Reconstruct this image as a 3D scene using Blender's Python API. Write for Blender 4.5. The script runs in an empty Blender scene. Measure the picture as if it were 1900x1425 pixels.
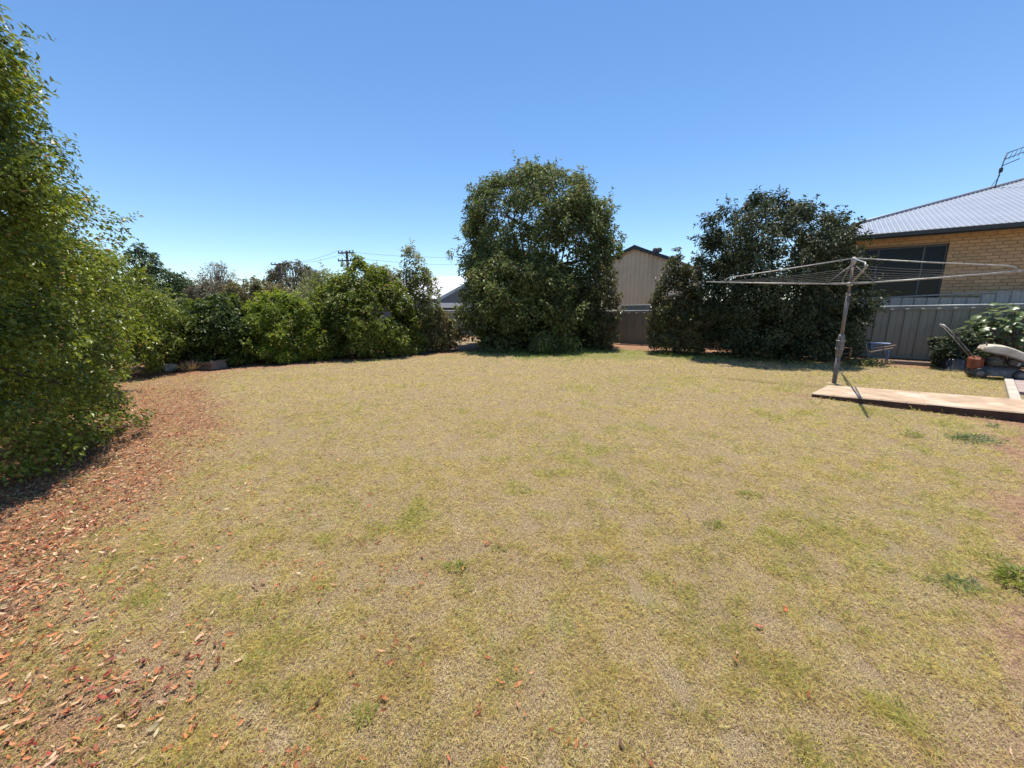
import bpy, bmesh, math, random
import numpy as np
from mathutils import Vector, Matrix
random.seed(7)
rng = np.random.default_rng(11)
S = bpy.context.scene
C = S.collection

# ------------------------------------------------------------------ camera, sky, sun, exposure
CAM_H = 1.35
PITCH = math.radians(11.0)
FPX = 720.0                       # focal length for a 1900 px wide picture
cam_d = bpy.data.cameras.new('camera')
cam_d.sensor_fit = 'HORIZONTAL'; cam_d.sensor_width = 36.0
cam_d.lens = 36.0 * FPX / 1900.0
cam_d.clip_start = 0.05; cam_d.clip_end = 2000.0
cam = bpy.data.objects.new('camera', cam_d); C.objects.link(cam)
cam.location = (0, 0, CAM_H); cam.rotation_euler = (math.pi/2 - PITCH, 0, 0)
S.camera = cam

SUN_EL, SUN_AZ = math.radians(75.0), math.radians(12.0)      # azimuth measured from straight ahead (+Y) towards +X
W = bpy.data.worlds.new('World'); S.world = W; W.use_nodes = True
wn = W.node_tree.nodes; wn.clear()
sky = wn.new('ShaderNodeTexSky'); sky.sky_type = 'NISHITA'; sky.sun_disc = False
sky.sun_elevation = SUN_EL; sky.sun_rotation = SUN_AZ
sky.altitude = 600.0; sky.air_density = 1.0; sky.dust_density = 0.0; sky.ozone_density = 2.5
bg = wn.new('ShaderNodeBackground'); bg.inputs['Strength'].default_value = 0.13
wo = wn.new('ShaderNodeOutputWorld')
hsv = wn.new('ShaderNodeHueSaturation'); hsv.inputs['Saturation'].default_value = 1.15
W.node_tree.links.new(sky.outputs[0], hsv.inputs['Color']); W.node_tree.links.new(hsv.outputs[0], bg.inputs['Color']); W.node_tree.links.new(bg.outputs[0], wo.inputs['Surface'])
sun_d = bpy.data.lights.new('sun', 'SUN'); sun_d.energy = 4.9; sun_d.angle = math.radians(0.5); sun_d.color = (1.0, 0.94, 0.83)
sun = bpy.data.objects.new('sun', sun_d); C.objects.link(sun)
sdir = Vector((math.cos(SUN_EL)*math.sin(SUN_AZ), math.cos(SUN_EL)*math.cos(SUN_AZ), math.sin(SUN_EL)))
sun.rotation_euler = (-sdir).to_track_quat('-Z', 'Y').to_euler(); sun.location = sdir*60
S.view_settings.view_transform = 'Standard'; S.view_settings.look = 'None'
S.view_settings.gamma = 1.0; S.view_settings.use_curve_mapping = False
S.view_settings.exposure = 0.5
S.cycles.max_bounces = 6; S.cycles.diffuse_bounces = 3; S.cycles.transmission_bounces = 4; S.cycles.transparent_max_bounces = 4

# ------------------------------------------------------------------ measuring helpers (read from the photograph, give points of the place)
def ray(px, py):
    u = (px-950)/FPX; v = (712.5-py)/FPX
    return u, v*math.sin(PITCH)+math.cos(PITCH), v*math.cos(PITCH)-math.sin(PITCH)
def at(px, py, Y):
    a, b, c = ray(px, py); s = Y/b
    return Vector((a*s, Y, CAM_H+c*s))
def G(px, py, z=0.0):
    a, b, c = ray(px, py); s = (z-CAM_H)/c
    return Vector((a*s, b*s, z))
RZ = -math.atan2(.593, .805)       # the plots, fences and houses share one direction
DX = Vector((.805, -.593, 0)).normalized(); DY = Vector((-DX.y, DX.x, 0))
def hit(px, py, P0, D=DX):         # point where the sight line meets the upright plane through P0 along D: (offset along D, height)
    a, b, c = ray(px, py)
    det = a*(-D.y)-b*(-D.x)
    s = (P0.x*(-D.y)-P0.y*(-D.x))/det
    t = (a*P0.y-b*P0.x)/det
    return t, CAM_H+c*s

# ------------------------------------------------------------------ object helpers
def tag(o, label=None, cat=None, group=None, kind=None):
    if label: o['label'] = label
    if cat: o['category'] = cat
    if group: o['group'] = group
    if kind: o['kind'] = kind
    return o
def empty(name, loc, rz=0.0, label=None, cat=None, group=None):
    o = bpy.data.objects.new(name, None); C.objects.link(o)
    o.location = loc; o.rotation_euler = (0, 0, rz); o.empty_display_size = .2
    return tag(o, label, cat, group)
def link(name, me, m, parent=None):
    o = bpy.data.objects.new(name, me); C.objects.link(o)
    if m is not None and not me.materials: me.materials.append(m)
    if parent: o.parent = parent
    return o
def copy_tree(o, parent=None):
    c = o.copy(); C.objects.link(c)
    if parent: c.parent = parent
    for ch in list(o.children): copy_tree(ch, c)
    return c

class MB:
    def __init__(s): s.v = []; s.f = []; s.sm = []
    def add(s, vs, fs, smooth=False):
        k = len(s.v); s.v += [tuple(p) for p in vs]
        for f in fs: s.f.append(tuple(i+k for i in f)); s.sm.append(smooth)
        return s
    def box(s, x0, x1, y0, y1, z0, z1, M=None):
        vs = [Vector((x, y, z)) for x in (x0, x1) for y in (y0, y1) for z in (z0, z1)]
        if M is not None: vs = [M @ v for v in vs]
        return s.add(vs, [(0,1,3,2), (4,6,7,5), (0,4,5,1), (2,3,7,6), (0,2,6,4), (1,5,7,3)])
    def bbox(s, x0, x1, y0, y1, z0, z1, b=.006, M=None):     # bevelled box
        bm = bmesh.new(); bmesh.ops.create_cube(bm, size=1.0)
        for v in bm.verts:
            v.co = Vector(((x0+x1)/2+v.co.x*(x1-x0), (y0+y1)/2+v.co.y*(y1-y0), (z0+z1)/2+v.co.z*(z1-z0)))
        bmesh.ops.bevel(bm, geom=list(bm.edges), offset=b, segments=1, affect='EDGES')
        bm.verts.index_update()
        vs = [(M @ v.co) if M is not None else v.co.copy() for v in bm.verts]
        fs = [tuple(v.index for v in f.verts) for f in bm.faces]; bm.free()
        return s.add(vs, fs)
    def tube(s, pts, r, n=8, cap=True):
        pts = [Vector(p) for p in pts]
        rs = r if isinstance(r, (list, tuple)) else [r]*len(pts)
        vs = []; fs = []; prev = None
        for i, p in enumerate(pts):
            t = (pts[min(i+1, len(pts)-1)]-pts[max(i-1, 0)]).normalized()
            if prev is None:
                a = t.orthogonal().normalized()
            else:
                a = (prev-t*prev.dot(t)); a = a.normalized() if a.length > 1e-6 else t.orthogonal().normalized()
            prev = a; b = t.cross(a)
            for k in range(n):
                w = 2*math.pi*k/n; vs.append(p+(a*math.cos(w)+b*math.sin(w))*rs[i])
        for i in range(len(pts)-1):
            for k in range(n):
                k2 = (k+1) % n; fs.append((i*n+k, i*n+k2, (i+1)*n+k2, (i+1)*n+k))
        if cap: fs.append(tuple(range(n))[::-1]); fs.append(tuple((len(pts)-1)*n+k for k in range(n)))
        return s.add(vs, fs, True)
    def lathe(s, prof, n=20, M=None):                         # (r, z) pairs about z
        vs = []; fs = []
        for r, z in prof:
            for k in range(n):
                w = 2*math.pi*k/n; vs.append(Vector((r*math.cos(w), r*math.sin(w), z)))
        for i in range(len(prof)-1):
            for k in range(n):
                k2 = (k+1) % n; fs.append((i*n+k, i*n+k2, (i+1)*n+k2, (i+1)*n+k))
        fs.append(tuple(range(n))[::-1]); fs.append(tuple((len(prof)-1)*n+k for k in range(n)))
        if M is not None: vs = [M @ v for v in vs]
        return s.add(vs, fs, True)
    def mesh(s, name):
        me = bpy.data.meshes.new(name); me.from_pydata(s.v, [], s.f); me.update()
        me.polygons.foreach_set('use_smooth', s.sm)
        return me
    def build(s, name, m, parent=None): return link(name, s.mesh(name), m, parent)

def tri_mesh(name, V, T, smooth=False, cols=None):
    me = bpy.data.meshes.new(name)
    V = np.ascontiguousarray(V, dtype=np.float32); T = np.ascontiguousarray(T, dtype=np.int32)
    me.vertices.add(len(V)); me.vertices.foreach_set('co', V.ravel())
    me.loops.add(T.size); me.loops.foreach_set('vertex_index', T.ravel())
    me.polygons.add(len(T)); me.polygons.foreach_set('loop_start', np.arange(0, T.size, T.shape[1], dtype=np.int32))
    try: me.polygons.foreach_set('loop_total', np.full(len(T), T.shape[1], dtype=np.int32))
    except Exception: pass
    me.polygons.foreach_set('use_smooth', np.full(len(T), smooth, dtype=bool))
    me.update(calc_edges=True)
    if cols is not None:
        a = me.attributes.new('tint', 'FLOAT_COLOR', 'POINT')
        c4 = np.ones((len(V), 4), dtype=np.float32); c4[:, :3] = cols
        a.data.foreach_set('color', c4.ravel())
    return me

# ------------------------------------------------------------------ materials
def new_mat(name):
    m = bpy.data.materials.new(name); m.use_nodes = True
    nt = m.node_tree; nt.nodes.clear()
    out = nt.nodes.new('ShaderNodeOutputMaterial')
    return m, nt, out
def nd(nt, t, **kw):
    n = nt.nodes.new(t)
    for k, v in kw.items(): setattr(n, k, v)
    return n
def ramp(nt, fac, stops, interp='LINEAR'):
    r = nd(nt, 'ShaderNodeValToRGB'); e = r.color_ramp.elements; r.color_ramp.interpolation = interp
    e[0].position, e[0].color = stops[0][0], (*stops[0][1], 1)
    e[1].position, e[1].color = stops[-1][0], (*stops[-1][1], 1)
    for p, c in stops[1:-1]:
        x = e.new(p); x.color = (*c, 1)
    nt.links.new(fac, r.inputs[0]); return r.outputs[0]
def surf(name, c0, c1=None, scale=6.0, rough=.7, metal=0.0, bump=.0, detail=6.0, spec=.5, stretch=(1, 1, 1), wear=None, island=False):
    """two-tone worn surface in object space"""
    c1 = c1 or tuple(x*.75 for x in c0)
    m, nt, out = new_mat(name); L = nt.links.new
    p = nd(nt, 'ShaderNodeBsdfPrincipled'); p.inputs['Roughness'].default_value = rough; p.inputs['Metallic'].default_value = metal
    p.inputs['Specular IOR Level'].default_value = spec
    tc = nd(nt, 'ShaderNodeTexCoord'); mp = nd(nt, 'ShaderNodeMapping'); mp.inputs['Scale'].default_value = stretch
    L(tc.outputs['Object'], mp.inputs[0])
    n = nd(nt, 'ShaderNodeTexNoise'); n.inputs['Scale'].default_value = scale; n.inputs['Detail'].default_value = detail
    L(mp.outputs[0], n.inputs['Vector'])
    col = ramp(nt, n.outputs[0], [(.3, c1), (.7, c0)])
    if wear:
        n2 = nd(nt, 'ShaderNodeTexNoise'); n2.inputs['Scale'].default_value = scale*.45; n2.inputs['Detail'].default_value = 9
        L(tc.outputs['Object'], n2.inputs['Vector'])
        f = ramp(nt, n2.outputs[0], [(.52, (0, 0, 0)), (.64, (1, 1, 1))])
        mx = nd(nt, 'ShaderNodeMix', data_type='RGBA'); mx.inputs['B'].default_value = (*wear, 1)
        L(f, mx.inputs['Factor']); L(col, mx.inputs['A']); col = mx.outputs['Result']
    if island:
        oi = nd(nt, 'ShaderNodeObjectInfo'); g = nd(nt, 'ShaderNodeNewGeometry')
        ad = nd(nt, 'ShaderNodeMath', operation='ADD'); L(oi.outputs['Random'], ad.inputs[0]); L(g.outputs['Random Per Island'], ad.inputs[1])
        fr = nd(nt, 'ShaderNodeMath', operation='FRACT'); L(ad.outputs[0], fr.inputs[0])
        mr = nd(nt, 'ShaderNodeMapRange'); mr.inputs['To Min'].default_value = .86; mr.inputs['To Max'].default_value = 1.08
        L(fr.outputs[0], mr.inputs[0])
        hs = nd(nt, 'ShaderNodeHueSaturation'); L(mr.outputs[0], hs.inputs['Value']); L(col, hs.inputs['Color']); col = hs.outputs[0]
    L(col, p.inputs['Base Color'])
    if bump:
        b = nd(nt, 'ShaderNodeBump'); b.inputs['Strength'].default_value = bump; b.inputs['Distance'].default_value = .01
        L(n.outputs[0], b.inputs['Height']); L(b.outputs[0], p.inputs['Normal'])
    L(p.outputs[0], out.inputs['Surface'])
    return m
def leafy(name, dark, mid, light, odd=None, rough=.38, trans=.32, scale=1.3, tint=None):
    """leaf: colour differs from leaf to leaf and from spray to spray; light comes through the blade"""
    m, nt, out = new_mat(name); L = nt.links.new
    g = nd(nt, 'ShaderNodeNewGeometry'); tc = nd(nt, 'ShaderNodeTexCoord')
    n = nd(nt, 'ShaderNodeTexNoise'); n.inputs['Scale'].default_value = scale; n.inputs['Detail'].default_value = 3
    L(tc.outputs['Object'], n.inputs['Vector'])
    a = nd(nt, 'ShaderNodeMath', operation='MULTIPLY'); a.inputs[1].default_value = .55; L(g.outputs['Random Per Island'], a.inputs[0])
    b = nd(nt, 'ShaderNodeMapRange'); b.inputs['From Min'].default_value = .3; b.inputs['From Max'].default_value = .7; b.inputs['To Max'].default_value = .45; L(n.outputs[0], b.inputs[0])
    s = nd(nt, 'ShaderNodeMath', operation='ADD'); L(a.outputs[0], s.inputs[0]); L(b.outputs[0], s.inputs[1])
    stops = [(.1, dark), (.5, mid), (.85, light)]
    col = ramp(nt, s.outputs[0], stops)
    if odd:
        wn_ = nd(nt, 'ShaderNodeTexWhiteNoise', noise_dimensions='1D'); L(g.outputs['Random Per Island'], wn_.inputs['W'])
        f = nd(nt, 'ShaderNodeMath', operation='GREATER_THAN'); f.inputs[1].default_value = 1-odd[1]; L(wn_.outputs['Value'], f.inputs[0])
        mx = nd(nt, 'ShaderNodeMix', data_type='RGBA'); mx.inputs['B'].default_value = (*odd[0], 1)
        L(f.outputs[0], mx.inputs['Factor']); L(col, mx.inputs['A']); col = mx.outputs['Result']
    p = nd(nt, 'ShaderNodeBsdfPrincipled'); p.inputs['Roughness'].default_value = rough; p.inputs['Specular IOR Level'].default_value = .5
    L(col, p.inputs['Base Color'])
    t = nd(nt, 'ShaderNodeBsdfTranslucent')
    hs = nd(nt, 'ShaderNodeHueSaturation'); hs.inputs['Hue'].default_value = .485; hs.inputs['Saturation'].default_value = 1.1; hs.inputs['Value'].default_value = 1.5
    L(col, hs.inputs['Color']); L(hs.outputs[0], t.inputs['Color'])
    mix = nd(nt, 'ShaderNodeMixShader'); mix.inputs[0].default_value = trans
    L(p.outputs[0], mix.inputs[1]); L(t.outputs[0], mix.inputs[2]); L(mix.outputs[0], out.inputs['Surface'])
    return m
def tinted(name, rough=.8, trans=.25, val=1.0):
    m, nt, out = new_mat(name); L = nt.links.new
    a = nd(nt, 'ShaderNodeAttribute'); a.attribute_name = 'tint'
    p = nd(nt, 'ShaderNodeBsdfPrincipled'); p.inputs['Roughness'].default_value = rough; p.inputs['Specular IOR Level'].default_value = .3
    L(a.outputs['Color'], p.inputs['Base Color'])
    t = nd(nt, 'ShaderNodeBsdfTranslucent'); L(a.outputs['Color'], t.inputs['Color'])
    mix = nd(nt, 'ShaderNodeMixShader'); mix.inputs[0].default_value = trans
    L(p.outputs[0], mix.inputs[1]); L(t.outputs[0], mix.inputs[2]); L(mix.outputs[0], out.inputs['Surface'])
    return m

M = {}
M['bark'] = surf('bark', (.12, .09, .065), (.05, .037, .028), 14, .9, bump=.6, stretch=(1, 1, .25))
M['pale_bark'] = surf('pale_bark', (.26, .21, .17), (.12, .09, .07), 12, .9, bump=.5, stretch=(1, 1, .25))
M['galv'] = surf('galvanised_steel', (.46, .45, .42), (.30, .295, .275), 22, .5, .35, wear=(.26, .24, .21))
M['galv_old'] = surf('weathered_steel', (.21, .20, .185), (.13, .12, .11), 18, .6, .15, wear=(.13, .10, .08))
M['rust'] = surf('rust_shade_steel', (.20, .10, .055), (.09, .05, .035), 25, .85, .1)  # rust on the crank, painted shade on the near strut
M['wire'] = surf('plastic_wire', (.16, .155, .145), (.10, .10, .095), 10, .6)
M['fence'] = surf('fence_steel', (.265, .26, .205), (.22, .215, .172), 2.2, .55, .0, spec=.4, stretch=(1, 1, .35), wear=(.17, .165, .14))
M['fence_pale'] = surf('pale_fence_steel', (.34, .35, .33), (.28, .29, .28), 3, .5)
M['fence_green'] = surf('green_grey_steel', (.27, .34, .31), (.22, .28, .26), 3, .5)
M['rail'] = surf('sunlit_pale_rail', (.60, .59, .55), (.5, .5, .47), 5, .4, wear=(.42, .42, .40))  # rails pale to hold the sun on their tops; grip bar simply pale
M['brick'] = surf('blond_brick', (.62, .42, .225), (.49, .32, .165), 16, .85, bump=.35, wear=(.54, .355, .18), island=True)
M['mortar'] = surf('mortar', (.36, .255, .155), (.26, .18, .11), 30, .95, bump=.3)
M['gutter'] = surf('dark_gutter', (.028, .032, .034), (.02, .022, .024), 4, .4)
M['soffit'] = surf('cream_soffit', (.62, .53, .38), (.52, .44, .31), 3, .7)
M['roof_blue'] = surf('blue_grey_roof', (.29, .32, .38), (.25, .275, .33), 1.3, .45, .15, wear=(.27, .295, .34))
M['roof_white'] = surf('white_roof', (.82, .82, .82), (.74, .75, .76), 1.2, .4)
M['roof_grey'] = surf('grey_roof', (.34, .37, .43), (.28, .31, .36), 1.2, .4, .2)
M['roof_dark'] = surf('charcoal_roof', (.15, .135, .135), (.11, .10, .10), 2, .85, spec=.1)
M['trim_dark'] = surf('charcoal_trim', (.05, .055, .062), (.035, .038, .044), 3, .45)
M['shed_wall'] = surf('beige_cladding', (.70, .56, .40), (.62, .49, .35), 1.6, .5, wear=(.55, .43, .30))
M['grey_wall'] = surf('blue_grey_wall', (.115, .125, .165), (.09, .10, .13), 2, .6)
M['board_wall'] = surf('grey_weatherboard', (.17, .155, .15), (.12, .11, .105), 2, .8)
M['alu'] = surf('window_frame_paint', (.075, .085, .095), (.06, .068, .075), 5, .45, .0)
M['black_plastic'] = surf('black_plastic', (.022, .022, .024), (.012, .012, .013), 20, .45, wear=(.05, .045, .04))
M['orange'] = surf('orange_enamel', (.27, .062, .022), (.15, .04, .018), 14, .6, wear=(.08, .04, .03))
M['cream'] = surf('cream_plastic', (.60, .54, .43), (.42, .355, .265), 5, .55, wear=(.30, .23, .16))
M['engine'] = surf('grimy_alloy', (.19, .18, .17), (.06, .055, .05), 22, .55, .4)
M['blue_paint'] = surf('faded_blue_paint', (.22, .32, .50), (.13, .19, .31), 12, .5, wear=(.25, .25, .27))
M['old_wood'] = surf('weathered_timber', (.25, .18, .13), (.12, .085, .065), 9, .9, bump=.5, stretch=(.15, 1, 1))
M['grey_wood'] = surf('grey_timber', (.22, .18, .155), (.11, .09, .08), 9, .92, bump=.6, stretch=(.15, 1, 1))
M['pole_wood'] = surf('pole_timber', (.085, .07, .06), (.05, .042, .036), 5, .9, stretch=(1, 1, .2))
M['cable'] = surf('black_cable', (.05, .05, .055), (.04, .04, .045), 5, .6)
M['ceramic'] = surf('brown_ceramic', (.10, .07, .06), (.06, .045, .04), 6, .3)
M['stone'] = surf('pale_stone', (.58, .54, .48), (.32, .28, .24), 9, .9, bump=.8)
M['conc'] = surf('concrete_path', (.52, .37, .245), (.34, .235, .155), 5.5, .9, bump=.5, detail=14, wear=(.56, .42, .31))
M['conc_side'] = surf('shaded_brown_concrete', (.10, .052, .036), (.045, .026, .02), 7, .95, bump=.7, detail=10)  # path side: its shade is put into the brown; also box soil, stone
M['paver'] = surf('pink_paver', (.42, .32, .28), (.30, .22, .20), 5, .9, bump=.4, detail=10)
M['kerb'] = surf('pale_kerb', (.52, .46, .38), (.38, .33, .27), 6, .88, bump=.4)
def glass_mat():
    m, nt, out = new_mat('window_glass'); L = nt.links.new
    p = nd(nt, 'ShaderNodeBsdfPrincipled'); p.inputs['Base Color'].default_value = (.006, .008, .012, 1); p.inputs['Roughness'].default_value = .12; p.inputs['Specular IOR Level'].default_value = .16
    L(p.outputs[0], out.inputs['Surface']); return m
M['glass'] = glass_mat()

M['leaf_left'] = leafy('glossy_hedge_leaf', (.044, .072, .013), (.135, .182, .027), (.31, .36, .058), ((.30, .19, .06), .03), rough=.38, trans=.36, scale=1.8)
M['leaf_fig'] = leafy('dusty_tree_leaf', (.050, .072, .023), (.105, .142, .043), (.21, .24, .078), ((.17, .09, .05), .05), rough=.52, trans=.38, scale=.9)
M['leaf_fig2'] = leafy('lit_tree_leaf', (.052, .074, .021), (.115, .148, .042), (.26, .29, .088), ((.18, .10, .05), .03), rough=.5, trans=.38, scale=1.1)
M['leaf_dark'] = leafy('dark_shrub_leaf', (.022, .033, .012), (.048, .066, .024), (.105, .128, .05), ((.13, .085, .04), .02), rough=.52, trans=.20, scale=.9)
M['leaf_camellia'] = leafy('bronze_green_leaf', (.040, .050, .016), (.088, .098, .030), (.18, .175, .065), ((.20, .10, .04), .05), rough=.36, trans=.24, scale=1.2)
M['leaf_deep'] = leafy('deep_green_leaf', (.030, .052, .012), (.062, .098, .020), (.14, .19, .036), None, rough=.45, trans=.34, scale=1.4)
M['leaf_lime'] = leafy('fresh_green_leaf', (.075, .115, .015), (.17, .235, .032), (.30, .37, .06), ((.22, .17, .03), .04), rough=.48, trans=.46, scale=1.2)
M['leaf_mid'] = leafy('mid_green_leaf', (.058, .090, .016), (.135, .182, .030), (.28, .33, .065), ((.22, .15, .05), .05), rough=.48, trans=.42, scale=1.0)
M['leaf_olive'] = leafy('olive_leaf', (.090, .105, .040), (.18, .205, .075), (.32, .34, .15), ((.24, .17, .08), .05), rough=.48, trans=.42, scale=1.2)
M['leaf_red'] = leafy('reddish_leaf', (.078, .078, .030), (.155, .148, .055), (.26, .24, .095), ((.24, .13, .06), .10), rough=.5, trans=.3, scale=1.5)
M['leaf_brown'] = leafy('dry_brown_leaf', (.10, .09, .058), (.17, .15, .095), (.26, .23, .15), None, rough=.6, trans=.25, scale=.5)
M['leaf_rust'] = leafy('rusty_olive_leaf', (.080, .082, .032), (.15, .140, .052), (.25, .215, .08), ((.26, .14, .05), .06), rough=.5, trans=.3, scale=.3)
M['leaf_far'] = leafy('distant_green_leaf', (.032, .058, .020), (.065, .105, .034), (.12, .165, .055), None, rough=.5, trans=.25, scale=.4)
M['leaf_gum'] = leafy('gum_leaf', (.065, .068, .040), (.12, .115, .068), (.20, .18, .11), None, rough=.5, trans=.22, scale=.4)
M['leaf_yellow'] = leafy('yellow_flowering_leaf', (.16, .13, .02), (.30, .22, .03), (.45, .32, .05), None, rough=.5, trans=.3, scale=2)
M['leaf_big'] = leafy('large_grey_green_leaf', (.08, .12, .045), (.13, .175, .07), (.20, .24, .11), ((.24, .26, .05), .06), rough=.34, trans=.25, scale=3)
M['leaf_weed'] = leafy('blue_green_weed_leaf', (.07, .12, .055), (.13, .20, .09), (.22, .30, .15), None, rough=.5, trans=.3, scale=6)
M['leaf_grassy'] = leafy('bright_weed_leaf', (.14, .17, .035), (.25, .29, .06), (.40, .42, .12), None, rough=.5, trans=.35, scale=6)
M['leaf_straw'] = leafy('dry_straw', (.38, .28, .14), (.52, .40, .21), (.66, .53, .31), None, rough=.7, trans=.3, scale=6)
M['grass'] = tinted('dry_lawn_grass', .75, .42)
M['litter'] = tinted('fallen_leaf', .55, .18)

# ------------------------------------------------------------------ noise fields shared by soil, grass and fallen leaves
_grids = [np.random.default_rng(100+i).random((128, 128)) for i in range(6)]
def vnoise(x, y, k=0):
    g = _grids[k]; xi = np.floor(x).astype(int); yi = np.floor(y).astype(int)
    fx = x-xi; fy = y-yi; fx = fx*fx*(3-2*fx); fy = fy*fy*(3-2*fy)
    a = g[xi % 128, yi % 128]; b = g[(xi+1) % 128, yi % 128]; c = g[xi % 128, (yi+1) % 128]; d = g[(xi+1) % 128, (yi+1) % 128]
    return (a*(1-fx)+b*fx)*(1-fy)+(c*(1-fx)+d*fx)*fy
def fbm(x, y, s, k=0, o=4):
    t = 0; amp = .5; tot = 0
    for i in range(o):
        t = t+amp*vnoise(x*s*2**i+17.3*i+40, y*s*2**i+9.1*i+40, (k+i) % 6); tot += amp; amp *= .55
    return t/tot
def sstep(a, b, x):
    t = np.clip((x-a)/(b-a), 0, 1); return t*t*(3-2*t)
def edge_x(y): return np.interp(y, [0, 1, 2, 3, 4, 6, 8.2, 10, 14], [-.85, -1.28, -1.88, -2.55, -3.2, -4.6, -6.3, -7.6, -10])
SL_A, SL_B = G(1505, 738), G(1900, 785)
SL_d = (SL_B-SL_A).normalized(); SL_n = Vector((SL_d.y, -SL_d.x, 0))        # towards the camera side
if SL_n.y > 0: SL_n = -SL_n
def masks(x, y):
    n1 = fbm(x, y, .9, 0)-.5; n2 = fbm(x, y, 2.3, 2)-.5
    litter = sstep(-.55, .55, edge_x(y)-x+n1*1.5+n2*.7)*sstep(4.6, 3.6, edge_x(y)-x)*sstep(11.5, 9.5, y)*(1-.35*sstep(4.5, 7.5, y))
    q = (x-4.89)*.594+(y-14.69)*.804                     # distance to the fence line (negative in front)
    p = -(x+4.29)*.64+(y-9.88)*.77                       # distance to the front of the left shrubs
    dirt = sstep(-.3, .45, x-(2.85+1.17*(y-2.1))+n1*1.0+n2*.8)*sstep(4.6, 3.7, y)
    dirt = np.maximum(dirt, sstep(-2.15, -1.75, q+n1*.9)*sstep(.9, .2, q))
    dirt = np.maximum(dirt, sstep(-.35, .1, p+n1*.6)*sstep(3.0, 1.0, x)*sstep(2.6, 1.8, p))
    # strip of bare red soil in front of the raised path
    a = (x-SL_A.x)*SL_d.x+(y-SL_A.y)*SL_d.y; b = (x-SL_A.x)*SL_n.x+(y-SL_A.y)*SL_n.y
    wdt = np.interp(a, [-1.2, 0, .9, 2, 3], [.02, .08, .03, .36, .8])
    dirt = np.maximum(dirt, sstep(wdt+.12, wdt-.08, np.abs(b)+n2*.35)*sstep(-.9, -.1, a)*sstep(5, 3.5, a))
    dirt = np.maximum(dirt, .22*sstep(.22, .5, n1+n2*.3))
    green = np.clip(.27+(fbm(x, y, .45, 3)-.5)*.8+(fbm(x, y, 2.3, 1)-.5)*1.4+(fbm(x, y, 8.0, 2)-.5)*1.7, 0, 1)*.8
    green = np.clip(green+.10*sstep(-.5, 1.5, x)*sstep(1.8, 2.8, y), 0, 1)
    green = np.maximum(green, sstep(-7.4, -5.4, q)*sstep(9.5, 11.0, y)*sstep(-2.5, -1, x)*(.85+n1*1.2))
    green = np.maximum(green, sstep(-4.2, -2.8, q)*sstep(11, 9.5, x)*sstep(6, 7, x)*(.6+n1))
    return np.clip(litter, 0, 1), np.clip(dirt, 0, 1), np.clip(green, 0, 1), q, p

# ------------------------------------------------------------------ ground
def gz(x, y):
    return (fbm(x, y, .7, 4)-.5)*.05*sstep(60, 12, np.abs(y)+np.abs(x))+(fbm(x, y, 3.1, 5)-.5)*.018*sstep(30, 8, np.abs(y)+np.abs(x))
def gzf(x, y): return float(gz(np.array([x]), np.array([y]))[0])
xs = np.concatenate([[-400, -200, -100, -50, -30, -20, -16], np.arange(-13, 14.01, .11), [16, 20, 30, 50, 100, 200, 400]])
ys = np.concatenate([[-200, -100, -40, -15, -5, -2], np.arange(-.8, 17.01, .11), [18, 20, 24, 30, 45, 70, 110, 200, 600]])
XX, YY = np.meshgrid(xs, ys, indexing='ij'); ZZ = gz(XX, YY)
li, di, gr, q_, p_ = masks(XX, YY)
nx, ny = XX.shape
idx = np.arange(nx*ny).reshape(nx, ny)
Q = np.stack([idx[:-1, :-1], idx[1:, :-1], idx[1:, 1:], idx[:-1, 1:]], -1).reshape(-1, 4)
gme = tri_mesh('ground', np.stack([XX, YY, ZZ], -1).reshape(-1, 3), Q, True, np.stack([li, di, gr], -1).reshape(-1, 3))
m, nt, out = new_mat('lawn_soil'); L = nt.links.new
at_ = nd(nt, 'ShaderNodeAttribute'); at_.attribute_name = 'tint'
sp = nd(nt, 'ShaderNodeSeparateColor'); L(at_.outputs['Color'], sp.inputs[0])
tc = nd(nt, 'ShaderNodeTexCoord')
def gnoise(s, d=6):
    n = nd(nt, 'ShaderNodeTexNoise'); n.inputs['Scale'].default_value = s; n.inputs['Detail'].default_value = d; L(tc.outputs['Object'], n.inputs['Vector']); return n.outputs[0]
fine = gnoise(240, 5); midn = gnoise(22, 6); big = gnoise(1.7, 5)
thatch = ramp(nt, fine, [(.36, (.085, .058, .038)), (.48, (.23, .165, .10)), (.60, (.40, .31, .185)), (.76, (.54, .44, .26))])
grn = ramp(nt, fine, [(.34, (.12, .09, .045)), (.55, (.28, .22, .11)), (.75, (.42, .34, .17))])
midf = nd(nt, 'ShaderNodeMath', operation='ADD'); L(midn, midf.inputs[0]); L(fine, midf.inputs[1])
midh = nd(nt, 'ShaderNodeMath', operation='MULTIPLY'); L(midf.outputs[0], midh.inputs[0]); midh.inputs[1].default_value = .5
soil = ramp(nt, midh.outputs[0], [(.36, (.09, .045, .03)), (.5, (.28, .145, .09)), (.64, (.46, .29, .19))])
mulch = ramp(nt, fine, [(.36, (.045, .026, .02)), (.48, (.20, .11, .07)), (.62, (.46, .25, .14))])
def mixc(f, a, b):
    x = nd(nt, 'ShaderNodeMix', data_type='RGBA'); L(f, x.inputs['Factor']); L(a, x.inputs['A']); L(b, x.inputs['B']); return x.outputs['Result']
def mulv(a, k):
    x = nd(nt, 'ShaderNodeMath', operation='MULTIPLY'); x.use_clamp = True; L(a, x.inputs[0]); x.inputs[1].default_value = k; return x.outputs[0]
c = mixc(mulv(sp.outputs[2], .4), thatch, grn); c = mixc(mulv(sp.outputs[1], .85), c, soil); c = mixc(mulv(sp.outputs[0], .95), c, mulch)
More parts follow.
